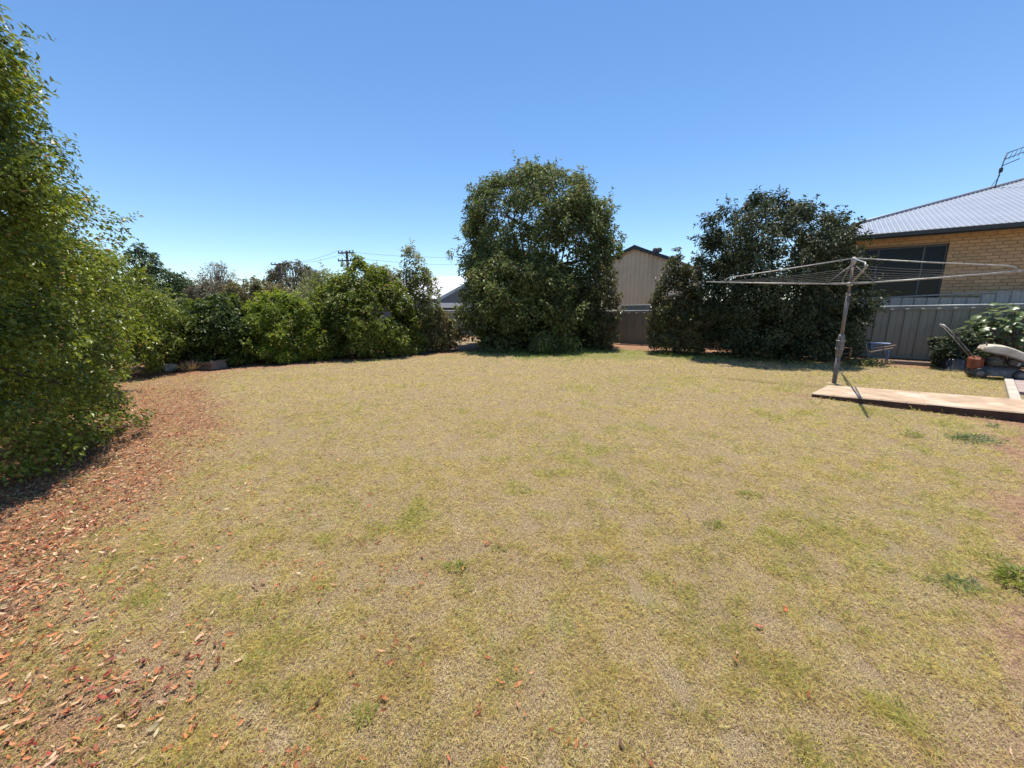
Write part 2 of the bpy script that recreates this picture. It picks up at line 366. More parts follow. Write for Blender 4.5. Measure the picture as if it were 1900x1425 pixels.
bs = nd(nt, 'ShaderNodeBsdfPrincipled'); bs.inputs['Roughness'].default_value = .95; bs.inputs['Specular IOR Level'].default_value = .15
L(c, bs.inputs['Base Color'])
bp = nd(nt, 'ShaderNodeBump'); bp.inputs['Strength'].default_value = .8; bp.inputs['Distance'].default_value = .012; L(fine, bp.inputs['Height']); L(bp.outputs[0], bs.inputs['Normal'])
L(bs.outputs[0], out.inputs['Surface'])
tag(link('ground', gme, m), 'dry backyard lawn soil with thatch and bare red patches', 'ground', kind='structure')

# ------------------------------------------------------------------ raised concrete path and paving
zA = G(1505, 730, .0); ztop0 = .07; ztop1 = .132
lenS = (SL_B-SL_A).length
def slab_pt(a, b, z): return SL_A+SL_d*a-SL_n*b+Vector((0, 0, z))
def slab_z(a): return ztop0+(ztop1-ztop0)*a/lenS
me_b = MB(); N = 24
BL = G(1537, 716, ztop0); wS = 1.12*max(.7, abs((BL-SL_A).dot(-SL_n))); skew = (BL-SL_A).dot(SL_d)
rows = []
stations = sorted([(6.2*i/N, 0) for i in range(N+1)]+[(g_+o_, dz_) for g_ in (1.21, 2.43, 3.66, 4.9) for o_, dz_ in ((-.006, 0), (-.003, -.006), (.003, -.006), (.006, 0))])
N = len(stations)-1
for i, (a, dz_) in enumerate(stations):
    j = .007*math.sin(a*10.4)+.006*math.sin(a*23.1)+.004*math.sin(a*51)
    z = slab_z(a)+dz_; e = .012+.006*abs(math.sin(a*17))
    f = max(0, 1-a/1.2)
    rows.append([slab_pt(a, j, -.12), slab_pt(a, j, z-e), slab_pt(a, j+e, z), slab_pt(a+skew*f, wS-e, z), slab_pt(a+skew*f, wS, z-e), slab_pt(a+skew*f, wS, -.12)])
vs = [p for r in rows for p in r]
fs = [(i*6+k, (i+1)*6+k, (i+1)*6+k+1, i*6+k+1) for i in range(N) for k in range(5)]
fs += [(0, 1, 2, 3, 4, 5)]
me_b.add(vs, fs)
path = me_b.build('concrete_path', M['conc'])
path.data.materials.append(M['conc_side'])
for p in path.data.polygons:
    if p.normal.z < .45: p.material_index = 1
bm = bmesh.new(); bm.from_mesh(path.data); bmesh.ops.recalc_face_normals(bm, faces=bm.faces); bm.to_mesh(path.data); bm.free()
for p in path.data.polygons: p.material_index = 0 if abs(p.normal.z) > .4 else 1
tag(path, 'raised pinkish concrete path with brown exposed front edge darkened for shade', 'path', kind='structure')

k0 = G(1870, 706); k1 = G(1881, 740)
kd = (k1-k0).normalized(); kn = Vector((-kd.y, kd.x, 0)); kn = kn if kn.x > 0 else -kn
def rotz_of(d): return math.atan2(d.y, d.x)
pv = MB().bbox(-.25, (k1-k0).length+1.2, -.055, .055, -.06, .06, .008).build('paving_kerb', M['kerb'])
pv.location = k0; pv.rotation_euler.z = rotz_of(kd); tag(pv, 'pale kerb along the paving at the right', 'kerb', kind='structure')
mb = MB()
sgn = 1 if Vector((-kd.y, kd.x, 0)).dot(kn) > 0 else -1
pave = empty('paving', k0, rotz_of(kd)); tag(pave, 'pink paving beside the path', 'paving', kind='structure')
for i in range(5):
    for j in range(6):
        y0 = (.063+j*.41)*sgn; y1 = (.063+j*.41+.40)*sgn
        MB().bbox(-.25+i*.41, -.25+i*.41+.40, min(y0, y1), max(y0, y1), -.05, .045, .006).build('paver', M['paver'], pave)

# ------------------------------------------------------------------ fences
F1 = G(1190, 640)
def fence_pt(s): return F1+DX*s
def make_fence(name, label, s0, s1, off, ztop_fn, m_sheet, m_rail, clip=False, pitch=.29, post_every=8):  # clip: deep rail face plus added tabs that show as sun dots
    root = empty(name, fence_pt(0)+DY*off, RZ, label, 'fence')
    n = int((s1-s0)/pitch); shared = None
    mb = MB()   # one pressed sheet: flat pan with a trapezoid rib at its side, unit height
    prof = [(0, 0), (.012, 0), (.03, .028), (.06, .028), (.078, 0), (.17, 0), (.178, .008), (.20, .008), (.208, 0), (pitch-.004, 0)]
    th = .003
    vs = []; fs = []
    for zz in (0, 1):
        for (a, b) in prof: vs.append((a, -b, zz))
        for (a, b) in prof: vs.append((a, -b+th, zz))
    k = len(prof); t = 2*k
    for i in range(k-1):
        fs.append((i, i+1, t+i+1, t+i)); fs.append((k+i+1, k+i, t+k+i, t+k+i+1))
    fs.append((0, t, t+k, k)); fs.append((k-1, 2*k-1, t+2*k-1, t+k-1))
    mb.add(vs, fs); sheet = mb.mesh('fence_sheet'); sheet.materials.append(m_sheet)
    tabme = MB().bbox(-.032, .032, -.075, -.03, -.010, .010, .004).mesh('sun_dot_tab'); tabme.materials.append(M['rail'])  # added tabs, pale and protruding, to make the row of sun dots
    for i in range(n):
        o = bpy.data.objects.new('fence_sheet', sheet); C.objects.link(o); o.parent = root
        x = s0+i*pitch; zt = ztop_fn(x+pitch/2)-(.055 if clip else .012)
        o.location = (x, random.uniform(-.002, .002), .02); o.scale = (1, 1, zt-.02)
        o.rotation_euler.x = random.uniform(-.003, .003)
        if clip:
            c_ = bpy.data.objects.new('sun_dot_tab', tabme); C.objects.link(c_); c_.parent = root
            c_.location = (x+.045, -.006, zt-.038)
    bays = max(1, n//post_every); bw = n*pitch/bays
    for b in range(bays):
        xa, xb = s0+b*bw, s0+(b+1)*bw; za, zb = ztop_fn(xa), ztop_fn(xb)
        r = MB().tube([(xa+.002, .0, za-.012), (xb-.002, .0, zb-.012)], .019, 8).build('top_rail', m_rail, root)
        if clip:
            h = .10
            MB().add([(xa, y, za-.125+dz) for y in (-.042, -.032) for dz in (0, h-.025)]+[(xb, y, zb-.125+dz) for y in (-.042, -.032) for dz in (0, h-.025)],
                     [(0, 4, 5, 1), (2, 3, 7, 6), (1, 5, 7, 3), (0, 2, 6, 4), (0, 1, 3, 2), (4, 6, 7, 5)]).build('rail_face', m_sheet, root)
        MB().add([(xa, y, .03+dz) for y in (-.045, -.034) for dz in (0, .06)]+[(xb, y, .03+dz) for y in (-.045, -.034) for dz in (0, .06)],
                 [(0, 4, 5, 1), (2, 3, 7, 6), (1, 5, 7, 3), (0, 2, 6, 4), (0, 1, 3, 2), (4, 6, 7, 5)]).build('bottom_rail', m_sheet, root)
        MB().bbox(xa-.03, xa+.03, .006, .06, 0, za-.005, .004).build('post', m_sheet, root)
    return root
def zt_from(px, py):
    t, z = hit(px, py, F1); return t, z
pts_top = sorted([zt_from(1160, 577), zt_from(1190, 576), zt_from(1650, 568), zt_from(1850, 563)])
sx = [p[0] for p in pts_top]; sz = [p[1] for p in pts_top]
zfun = lambda s: float(np.interp(s, sx, sz))
make_fence('boundary_fence', 'grey ribbed steel boundary fence with bright top rail behind the clothesline', -11.6, 11.6, 0, zfun, M['fence'], M['rail'], True)
def zfun2(s):
    t0, z0 = zt_from(1600, 553); t1, z1 = zt_from(1830, 553); t2, z2 = zt_from(1858, 541)
    return float(np.interp(s, [0, t0, t1, t2, t2+3], [zfun(0)+.16, z0, z1, z2, z2]))+.03
make_fence('neighbour_fence', 'paler steel fence just behind the grey one, stepping up at the right', -1.0, 11.5, .45, zfun2, M['fence_pale'], M['fence_pale'], False, .24, 10)

# ------------------------------------------------------------------ brick house at the right
P0 = at(1762, 500, 11.0); P0.z = 0
house = empty('brick_house', P0, RZ, 'blond brick house with blue-grey ribbed steel roof and dark window', 'house')
WX0, WX1 = -3.0, 5.0
Z0, Z1 = .2, 3.33
wx0, wx1, wz0, wz1 = -1.95, -.10, 1.63, 3.08
wb = MB()
for (a, b, c_, d_) in ((WX0, wx0-.004, Z0, Z1), (wx1+.004, WX1, Z0, Z1), (wx0-.004, wx1+.004, wz1+.004, Z1), (wx0-.004, wx1+.004, Z0, wz0-.004)):
    wb.box(a, b, .012, .24, c_, d_)
wb.box(WX0, WX0+.2, .24, 12, Z0, Z1)
wb.build('wall', M['mortar'], house)
BLn, BH, PIT = .23, .076, .0867
brick_me = MB().bbox(0, BLn, 0, .05, 0, BH, .004).mesh('brick'); brick_me.materials.append(M['brick'])
half_me = MB().bbox(0, BLn/2-.005, 0, .05, 0, BH, .004).mesh('brick'); half_me.materials.append(M['brick'])
rest = MB(); nb = 0
z = Z0; row = 0
while z < Z1-.05:
    x = WX0-(.12 if row % 2 else 0)
    while x < WX1:
        segs = [(x, x+BLn)]
        inw = z+BH > wz0 and z < wz1
        if inw:
            segs2 = []
            for a, b in segs:
                if b <= wx0 or a >= wx1: segs2.append((a, b))
                else:
                    if a < wx0-.03: segs2.append((a, wx0))
                    if b > wx1+.03: segs2.append((wx1, b))
            segs = segs2
        segs = [(max(a, WX0), min(b, WX1)) for a, b in segs if min(b, WX1)-max(a, WX0) > .04]
        for a, b in segs:
            jy = random.uniform(-.003, .003)
            if -1.55 < a < 2.4 and z > 1.58 and nb < 300 and not (a > 1.75 and False):
                if (-1.9 < -a):
                    pass
                o = bpy.data.objects.new('brick', brick_me if b-a > .2 else half_me); C.objects.link(o); o.parent = house
                o.location = (a, jy, z); o.scale = ((b-a)/(BLn if b-a > .2 else BLn/2-.005), 1, 1); nb += 1
            else:
                rest.box(a, b, jy, .05, z, z+BH)
        x += BLn+.0107
    z += PIT; row += 1
tag(rest.build('brickwork', M['brick'], house), kind='stuff')
# window
win = MB()
fw = .045
yF = .10
win.bbox(wx0, wx1, yF-.03, yF+.03, wz0, wz0+fw, .004); win.bbox(wx0, wx1, yF-.03, yF+.03, wz1-fw, wz1, .004)
win.bbox(wx0, wx0+fw, yF-.03, yF+.03, wz0+fw, wz1-fw, .004); win.bbox(wx1-fw, wx1, yF-.03, yF+.03, wz0+fw, wz1-fw, .004)
window = win.build('window', M['alu'], house)
xs_ = [wx0+fw, -1.50, -.55, wx1-fw]
for i in (1, 2): MB().bbox(xs_[i]-.025, xs_[i]+.025, yF-.026, yF+.026, wz0+fw, wz1-fw, .004).build('mullion', M['alu'], window)
for i in range(3): MB().box(xs_[i]+(.026 if i else .001), xs_[i+1]-(.026 if i < 2 else .001), yF+.002+.004*(i % 2), yF+.008+.004*(i % 2), wz0+fw+.001, wz1-fw-.001).build('pane', M['glass'], window)
MB().bbox(wx0-.02, wx1+.02, -.03, .07, wz0-.062, wz0-.004, .005).build('window_sill', M['brick'], house)
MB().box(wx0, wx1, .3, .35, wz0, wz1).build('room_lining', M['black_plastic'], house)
# roof
CX, EY, EZ, PT = -3.45, -.45, 3.43, .365
rx1 = 8.0; dep = 6.4
rf = MB(); rib = .115; prof = [(0, 0), (.03, .004), (.05, .022), (.075, .022), (.095, .004)]
vs = []; fs = []
x = CX
while x < rx1:
    for (a, b) in prof:
        xx = x+a; L_ = min(max(xx-CX, 0), dep)
        for f in (0, 1):
            yy = EY-.03+(L_+.03)*f; vs.append((xx, yy, EZ+(yy-EY)*PT+b))
    x += rib
for i in range(len(vs)//2-1): fs.append((2*i, 2*i+2, 2*i+3, 2*i+1))
rf.add(vs, fs)
rf.add([(CX, EY, EZ), (CX, EY+2*dep, EZ), (CX+dep, EY+dep, EZ+dep*PT)], [(0, 2, 1)])
rf.add([(CX, EY+2*dep, EZ), (rx1, EY+2*dep, EZ), (rx1, EY+dep, EZ+dep*PT), (CX+dep, EY+dep, EZ+dep*PT)], [(0, 3, 2, 1)])
roof = rf.build('roof', M['roof_blue'], house)
MB().tube([(CX, EY, EZ+.035), (CX+dep, EY+dep, EZ+dep*PT+.04)], .045, 8).build('hip_cap', M['roof_blue'], roof)
MB().tube([(CX+dep, EY+dep, EZ+dep*PT+.04), (rx1, EY+dep, EZ+dep*PT+.04)], .045, 8).build('ridge_cap', M['roof_blue'], roof)
MB().bbox(CX, rx1, EY-.13, EY-.012, EZ-.13, EZ-.008, .012).build('gutter', M['gutter'], house)
MB().box(CX+.01, rx1, EY-.009, EY+.015, EZ-.15, EZ-.012).build('fascia', M['gutter'], house)
MB().box(CX+.01, rx1, EY+.018, .01, EZ-.125, EZ-.105).build('soffit', M['soffit'], house)
# television antenna on the hip
ap = P0+DX*1.50+DY*4.45; zA_ = 5.22
ant = empty('tv_antenna', ap+Vector((0, 0, zA_)), RZ, 'thin television antenna with short rods on the blue-grey roof', 'antenna')
mast_top = Vector((.09, 0, 1.02))
MB().tube([(0, 0, 0), mast_top], .014, 6).build('mast', M['gutter'], ant)
MB().tube([(-.1, .1, .0), (.06, 0, .38)], .008, 5).build('stay', M['gutter'], ant)
MB().bbox(.01, .09, -.04, .04, .46, .60, .01).build('amplifier_box', M['gutter'], ant)
for (z0_, l_) in ((1.02, .50), (.84, .40), (.66, .36)):
    MB().tube([(.09*z0_/1.02, 0, z0_), (.09*z0_/1.02+l_*.8, -.2, z0_+.10)], .012, 6).build('boom', M['gutter'], ant)
for k in range(5):
    f = k/4; bx_ = .08+.32*f; bz = .86+.08*f
    MB().tube([(bx_, -.16*f, bz-.06), (bx_+.05, -.16*f-.02, bz+.17)], .006, 5).build('rod', M['gutter'], ant)

# ------------------------------------------------------------------ beige shed beyond the fence
P1 = at(1178, 457, 19.0); zr = P1.z; sh0 = Vector((P1.x, P1.y, 0))
shed = empty('garden_shed', sh0, RZ, 'tall beige ribbed steel shed with dark gable trim and roof ventilator', 'shed')
hw = 1.5; ze = zr-.57; dep2 = 8.0
mb = MB(); vs = []; fs = []; x = -hw; prof = [(0, 0), (.11, 0), (.125, .03), (.165, .03), (.18, 0)]
while x < hw-.01:
    for (a, b) in prof:
        xx = min(x+a, hw); zz = zr-.10-abs(xx)*.38
        vs += [(xx, -b, 0), (xx, -b, zz)]
    x += .2
for i in range(len(vs)//2-1): fs.append((2*i, 2*i+2, 2*i+3, 2*i+1))
mb.add(vs, fs); mb.build('gable_wall', M['shed_wall'], shed)
MB().box(hw-.03, hw-.001, .02, dep2, 0, ze-.02).build('side_wall', M['shed_wall'], shed)
MB().box(-hw+.001, -hw+.03, .02, dep2, 0, ze-.02).build('side_wall', M['shed_wall'], shed)
ro = None
for sg in (-1, 1):
    vs = []; fs = []; y = -.12; pr = [(0, 0), (.1, 0), (.115, .025), (.15, .025), (.165, 0)]
    while y < dep2:
        for (a, b) in pr: vs += [(0, y+a, zr+b), (sg*(hw+.12), y+a, zr-(hw+.12)*.38+b)]
        y += .19
    for i in range(len(vs)//2-1): fs.append((2*i, 2*i+2, 2*i+3, 2*i+1) if sg < 0 else (2*i, 2*i+1, 2*i+3, 2*i+2))
    ro = MB().add(vs, fs).build('roof_slope', M['roof_blue'], shed)
    a = Vector((0, -.15, zr+.03)); b = Vector((sg*(hw+.14), -.15, zr-(hw+.14)*.38+.03))
    h = Vector((0, 0, -.16)); t_ = Vector((0, .025, 0))
    MB().add([a, b, b+h, a+h, a+t_, b+t_, b+h+t_, a+h+t_], [(0, 1, 2, 3), (7, 6, 5, 4), (0, 4, 5, 1), (3, 2, 6, 7), (1, 5, 6, 2), (0, 3, 7, 4)]).build('barge_trim', M['trim_dark'], shed)
MB().tube([(0, -.14, zr+.03), (0, dep2, zr+.03)], .04, 6).build('ridge_cap', M['roof_blue'], ro)
v_ = MB().lathe([(.10, -.1), (.10, .05), (.20, .08), (.235, .14), (.235, .22), (.20, .28), (.08, .31)], 18)
vo = v_.build('roof_ventilator', M['trim_dark'], shed); vo.location = (.05, 3.3, zr+.02)
for k in range(14):
    w = 2*math.pi*k/14
    MB().tube([(.20*math.cos(w), .20*math.sin(w), .08), (.245*math.cos(w+.1), .245*math.sin(w+.1), .18), (.20*math.cos(w+.2), .20*math.sin(w+.2), .28)], .008, 4).build('vane', M['galv_old'], vo)

# ------------------------------------------------------------------ grey gabled house with the white roof
E0 = at(812, 550, 30.0)
gh = empty('grey_house', Vector((E0.x, E0.y, 0)), RZ, 'blue-grey gabled house with bright white roof beyond the shrubs', 'house')
zE = E0.z
ty, tz = hit(858, 525, E0, DY); ay, _ = hit(886, 511, E0, DY); slope = (tz-zE)/ty; zR = zE+slope*ay
mb = MB(); Lr = 11.0
mb.add([(.0, .0, 0), (.0, 2*ay, 0), (.0, 2*ay, zE-.05), (.0, ay, zR-.08), (.0, .0, zE-.05)], [(0, 1, 2, 3, 4)])
mb.box(-Lr, -.02, .0, .1, 0, zE-.05)
mb.build('wall', M['grey_wall'], gh)
vs = []; fs = []; x = -Lr
while x < .25:
    for (a, b) in ((0, 0), (.2, 0), (.22, .03), (.26, .03), (.28, 0)): vs += [(x+a, -.45, zE-.45*slope+b), (x+a, ay, zR+b)]
    x += .3
for i in range(len(vs)//2-1): fs.append((2*i, 2*i+2, 2*i+3, 2*i+1))
k = len(vs); vs += [(-Lr, ay, zR), (.25, ay, zR), (.25, 2*ay+.4, zE-.4*slope), (-Lr, 2*ay+.4, zE-.4*slope)]; fs.append((k, k+1, k+2, k+3))
MB().add(vs, fs).build('roof', M['roof_white'], gh)
for s0_, s1_ in (((-.45, zE-.45*slope), (ay, zR)), ((2*ay+.4, zE-.4*slope), (ay, zR))):
    a = Vector((.30, s0_[0], s0_[1])); b = Vector((.30, s1_[0], s1_[1])); h = Vector((0, 0, -.25)); t_ = Vector((.04, 0, 0))
    MB().add([a, b, b+h, a+h, a+t_, b+t_, b+h+t_, a+h+t_], [(0, 1, 2, 3), (7, 6, 5, 4), (0, 4, 5, 1), (3, 2, 6, 7), (1, 5, 6, 2), (0, 3, 7, 4)]).build('barge_board', M['roof_grey'], gh)
c0 = at(796, 562, 27.5); c1 = at(900, 562, 27.5); cz = at(796, 571, 27.5).z
cp = empty('carport', Vector((c0.x, c0.y, 0)), 0, 'low carport with white fascia in front of the grey gable', 'carport')
wd = (c1-c0).length
MB().box(0, wd, 0, .12, cz, c0.z).build('fascia', M['roof_white'], cp)
MB().box(.02, wd-.02, .121, 1.6, c0.z-.12, c0.z-.03).build('roof', M['roof_white'], cp)
for xx in (.05, wd*.5, wd-.15): MB().bbox(xx, xx+.09, .15, .24, 0, c0.z-.125, .005).build('post', M['trim_dark'], cp)
MB().box(.0, wd, 1.45, 1.52, 0, c0.z-.14).build('shade_panel', M['trim_dark'], cp)  # dark panel whose colour stands for the shade under the carport

# house with the dark roof at the left
d0 = at(300, 549, 24.0); d1 = at(381, 571, 24.0)
dh = empty('timber_house', Vector((d1.x, d1.y, 0)), math.radians(31), 'grey timber house with sloping dark roof edge behind the left shrubs', 'house')
sl = .62*(d0.z-d1.z)/(d1.x-d0.x); hw3 = 4.5
zt = d1.z+hw3*sl
MB().add([(-.4, 0, 0), (-2*hw3+.4, 0, 0), (-2*hw3+.4, 0, d1.z), (-hw3, 0, zt-.1), (-.4, 0, d1.z)], [(0, 1, 2, 3, 4)]).build('wall', M['board_wall'], dh)
for k in range(12):
    z_ = .2+k*.2
    if z_ < d1.z-.25: MB().box(-2*hw3+.4, -.4, -.022, -.002, z_, z_+.18).build('weatherboard', M['board_wall'], dh)
for sg in (0, 1):
    xe = 0 if sg == 0 else -2*hw3
    MB().add([(xe, -.4, d1.z), (-hw3, -.4, zt), (-hw3, 7, zt), (xe, 7, d1.z), (xe, -.4, d1.z-.16), (-hw3, -.4, zt-.16), (-hw3, 7, zt-.16), (xe, 7, d1.z-.16)],
             [(0, 1, 2, 3), (4, 7, 6, 5), (0, 4, 5, 1), (3, 2, 6, 7), (0, 3, 7, 4), (1, 5, 6, 2)]).build('roof_slope', M['roof_dark'], dh)
    MB().tube([(xe, 7, d1.z+.03), (-hw3, 7, zt+.03)], .07, 6).build('barge_cap', M['trim_dark'], dh)
    MB().tube([(xe, -.4, d1.z+.02), (-hw3, -.4, zt+.02)], .05, 6).build('barge_cap', M['trim_dark'], dh)

# ------------------------------------------------------------------ power poles and cables
def power_pole(px, ytop, Y, label, arms, w=.14):
    t = at(px, ytop, Y); H_ = t.z
    r = empty('power_pole', Vector((t.x, Y, 0)), -.25, label, 'power pole', 'power poles beyond the shrubs')
    MB().tube([(0, 0, 0), (0, 0, H_*.5), (0, 0, H_)], [w*1.25, w*1.1, w*.9], 10).build('pole', M['pole_wood'], r)
    ends = []
    for dz, hw_ in arms:
        a = MB().bbox(-hw_, hw_, -.20, -.09, H_-dz-.07, H_-dz+.07, .01).build('crossarm', M['pole_wood'], r)
        for f in (-.95, -.5, .5, .95):
            i_ = MB().lathe([(.03, 0), (.07, .04), (.045, .09), (.075, .13), (.04, .2)], 8).build('insulator', M['ceramic'], a)
            i_.location = (hw_*f, -.145, H_-dz+.065)
        MB().tube([(-hw_*.55, -.15, H_-dz-.05), (0, -.1, H_-dz-.6)], .025, 5).build('brace', M['pole_wood'], r)
        MB().tube([(hw_*.55, -.15, H_-dz-.05), (0, -.1, H_-dz-.6)], .025, 5).build('brace', M['pole_wood'], r)
        for f in (-.95, .95):
            w_ = Vector((hw_*f, -.145, H_-dz+.26)); w_.rotate(Matrix.Rotation(-.25, 3, 'Z')); ends.append(w_+Vector((t.x, Y, 0)))
    return ends
e1 = power_pole(643, 465, 44, 'timber power pole with two crossarms above the big green shrub', ((.25, .95), (1.05, 1.05)))
e2 = power_pole(519, 488, 54, 'timber power pole beside the umbrella-shaped gum tree', ((.2, 1.25), (1.5, .9)), .2)
e3 = power_pole(451, 518, 95, 'small far power pole right of the bare domed tree', ((.2, 1.3),))
e4 = power_pole(990, 470, 52, 'power pole hidden behind the big round tree', ((.25, .95), (1.05, 1.05)))
def cable(a, b, sag, label):
    pts = [a.lerp(b, i/14)-Vector((0, 0, sag*4*(i/14)*(1-i/14))) for i in range(15)]
    tag(MB().tube(pts, .014, 5).build('power_cable', M['cable']), label, 'cable', 'overhead power cables')
cable(e1[0], e2[0], .5, 'overhead cable between the two tall poles, left one of the upper pair')
cable(e1[1], e2[1], .5, 'overhead cable between the two tall poles, right one of the upper pair')
cable(e2[0], e3[0], .9, 'overhead cable descending left from the pole by the gum tree, outer one')
cable(e2[1], e3[1], .9, 'overhead cable descending left from the pole by the gum tree, inner one')
cable(e1[0], e4[0], .6, 'topmost overhead cable running right towards the big round tree')
cable(e1[3], e4[3], .7, 'lower overhead cable running right towards the big round tree')

# ------------------------------------------------------------------ foliage
def unit(v): return v/np.maximum(np.linalg.norm(v, axis=-1, keepdims=True), 1e-9)
def leaves_mesh(name, P, Nrm, Ax, ln, wd, fine=False):
    n = len(P)
    Ax = unit(Ax-Nrm*np.sum(Ax*Nrm, -1, keepdims=True)); B = np.cross(Nrm, Ax)
    ln = ln[:, None]; wd = wd[:, None]
    fold = .28
    if fine:
        a = P; tip = P+Ax*ln-Nrm*ln*.12
        r1 = P+Ax*ln*.33+B*wd*.46+Nrm*wd*fold; l1 = P+Ax*ln*.33-B*wd*.46+Nrm*wd*fold
        r2 = P+Ax*ln*.70+B*wd*.40+Nrm*wd*fold*.5; l2 = P+Ax*ln*.70-B*wd*.40+Nrm*wd*fold*.5
        V = np.stack([a, r1, l1, r2, l2, tip], 1).reshape(-1, 3)
        t = np.array([[0, 1, 5], [1, 3, 5], [0, 5, 2], [2, 5, 4]]); k = 6
    else:
        tip = P+Ax*ln-Nrm*ln*.1
        r1 = P+Ax*ln*.45+B*wd*.5+Nrm*wd*fold; l1 = P+Ax*ln*.45-B*wd*.5+Nrm*wd*fold
        V = np.stack([P, r1, l1, tip], 1).reshape(-1, 3)
        t = np.array([[0, 1, 3], [0, 3, 2]]); k = 4
    T = (np.arange(n)[:, None, None]*k+t[None]).reshape(-1, 3)
    return tri_mesh(name, V, T)
def prof_px(rows, Y, k=.93):
    """rows (picture row, left, right) -> (height, centre x, radius)"""
    out_ = []
    for py, l, r in rows:
        a = at(l, py, Y); b = at(r, py, Y); out_.append((max(a.z, .02), (a.x+b.x)/2, abs(b.x-a.x)/2*k))
    return sorted(out_)
def crown_pts(prof, Y, n, ln, rc, dr=.75, seed=0, thin=None, inner=.22, ragged=.12, up=.35, sprig=.12, extra=None, shoot=.07, shoot_len=.34):
    g = np.random.default_rng(seed)
    zs = np.array([p[0] for p in prof]); cx = np.array([p[1] for p in prof]); rr = np.array([p[2] for p in prof])
    rmax = rr.max()
    area = np.trapz(rr, zs)*2*math.pi
    K = int(max(14, area/(rc*rc*.9)))
    zz = np.linspace(zs[0], zs[-1], 200); w = np.interp(zz, zs, rr)+.12*rmax; w /= w.sum()
    cz = g.choice(zz, K, p=w)+g.normal(0, .02, K); th = g.uniform(0, 2*math.pi, K)
    rad = np.interp(cz, zs, rr); rcs = rc*g.uniform(.55, 1.35, K)*np.clip(rad/rmax+.35, .4, 1)
    f = np.where(g.random(K) < inner, np.sqrt(g.uniform(0, .7, K)), 1.0)
    rad_c = np.maximum(rad*(1+g.normal(0, ragged, K))-rcs*.75, 0)*f
    ccx = np.interp(cz, zs, cx)+rad_c*np.cos(th); ccy = Y+rad_c*np.sin(th)*dr
    keep = np.ones(K, bool)
    if thin is not None: keep = g.random(K) < thin(cz, rad_c*np.cos(th)/np.maximum(rad, .05), np.sin(th))
    # sprigs: small tufts that break the outline
    ks = int(K*sprig); pick = g.integers(0, K, ks)
    scz = cz[pick]+rcs[pick]*.5*g.random(ks); sth = th[pick]; sr = np.interp(scz, zs, rr)*(1+g.uniform(0, .12, ks))+.02
    sx_ = np.interp(scz, zs, cx)+sr*np.cos(sth); sy_ = Y+sr*np.sin(sth)*dr
    cz = np.concatenate([cz[keep], scz]); ccx = np.concatenate([ccx[keep], sx_]); ccy = np.concatenate([ccy[keep], sy_]); rcs = np.concatenate([rcs[keep], rcs[pick]*.45])
    if extra:
        for px_, py_, rp_ in extra:
            e_ = at(px_, py_, Y); r_e = (at(px_+rp_, py_, Y)-e_).length; ke = max(3, int(5*(r_e/rc)**2))
            dd = unit(g.normal(0, 1, (ke, 3)))*(r_e*.6)
            cz = np.concatenate([cz, e_.z+dd[:, 2]]); ccx = np.concatenate([ccx, e_.x+dd[:, 0]]); ccy = np.concatenate([ccy, Y+dd[:, 1]]); rcs = np.concatenate([rcs, np.full(ke, min(rc, r_e)*.8)])
    K = len(cz); wt = rcs**2; wt /= wt.sum()
    ci = g.choice(K, n, p=wt)
    d = unit(g.normal(0, 1, (n, 3))); axis0 = np.interp(cz[ci], zs, cx)
    outv = unit(np.stack([ccx[ci]-axis0, (ccy[ci]-Y)/max(dr, .3), np.full(n, up)*rmax], -1))
    flip = np.sum(d*outv, -1) < .0; d[flip] *= -1
    rho = rcs[ci]*np.clip(g.beta(4, 1.4, n), 0, 1)
    P = np.stack([ccx[ci], ccy[ci], cz[ci]], -1)+d*rho[:, None]*np.array([1, 1, .85])
    P[:, 2] = np.maximum(P[:, 2], .04+g.random(n)*.1)
    Nr = unit(.55*d+.35*outv+np.array([0, 0, .55])+g.normal(0, .42, (n, 3)))
    Ax = unit(outv*.7+d*.5+np.array([0, 0, -.12])+g.normal(0, .5, (n, 3)))
    nsh = int(n*shoot)                                        # slender shoots standing out of the outline
    if nsh > 40:
        per = 16; S_ = nsh//per; cand = np.where(cz > zs[0]+.25*(zs[-1]-zs[0]))[0]; sc_ = g.choice(cand, S_)
        o_ = unit(np.stack([(ccx[sc_]-np.interp(cz[sc_], zs, cx)), (ccy[sc_]-Y)/max(dr, .3), np.abs(g.normal(.8, .5, S_))*rmax*.8], -1)+g.normal(0, .25*rmax, (S_, 3)))
        base = np.stack([ccx[sc_], ccy[sc_], cz[sc_]], -1)+o_*(rcs[sc_]*.75)[:, None]
        ll = shoot_len*rc*2.2*g.uniform(.4, 1.3, S_)
        tt = g.random((S_, per)); m_ = S_*per
        P[:m_] = (base[:, None]+o_[:, None]*(ll[:, None]*tt)[..., None]).reshape(-1, 3)+g.normal(0, ln*.25, (m_, 3))
        rad_ = unit(g.normal(0, 1, (m_, 3))); oo = np.repeat(o_, per, 0)
        Ax[:m_] = unit(oo*.8+rad_*.8); Nr[:m_] = unit(oo*.6-rad_*.5+np.array([0, 0, .3]))
    P[:, 2] = np.maximum(P[:, 2], .04+g.random(n)*.1)
    return P, Nr, Ax, g, (ccx, ccy, cz)
def wob(a, b, n=5, amp=.06):
    pts = []
    for i in range(n+1):
        p = a.lerp(b, i/n)
        if 0 < i < n: p = p+Vector((random.uniform(-amp, amp), random.uniform(-amp, amp), random.uniform(-amp, amp)*.4))
        pts.append(p)
    return pts
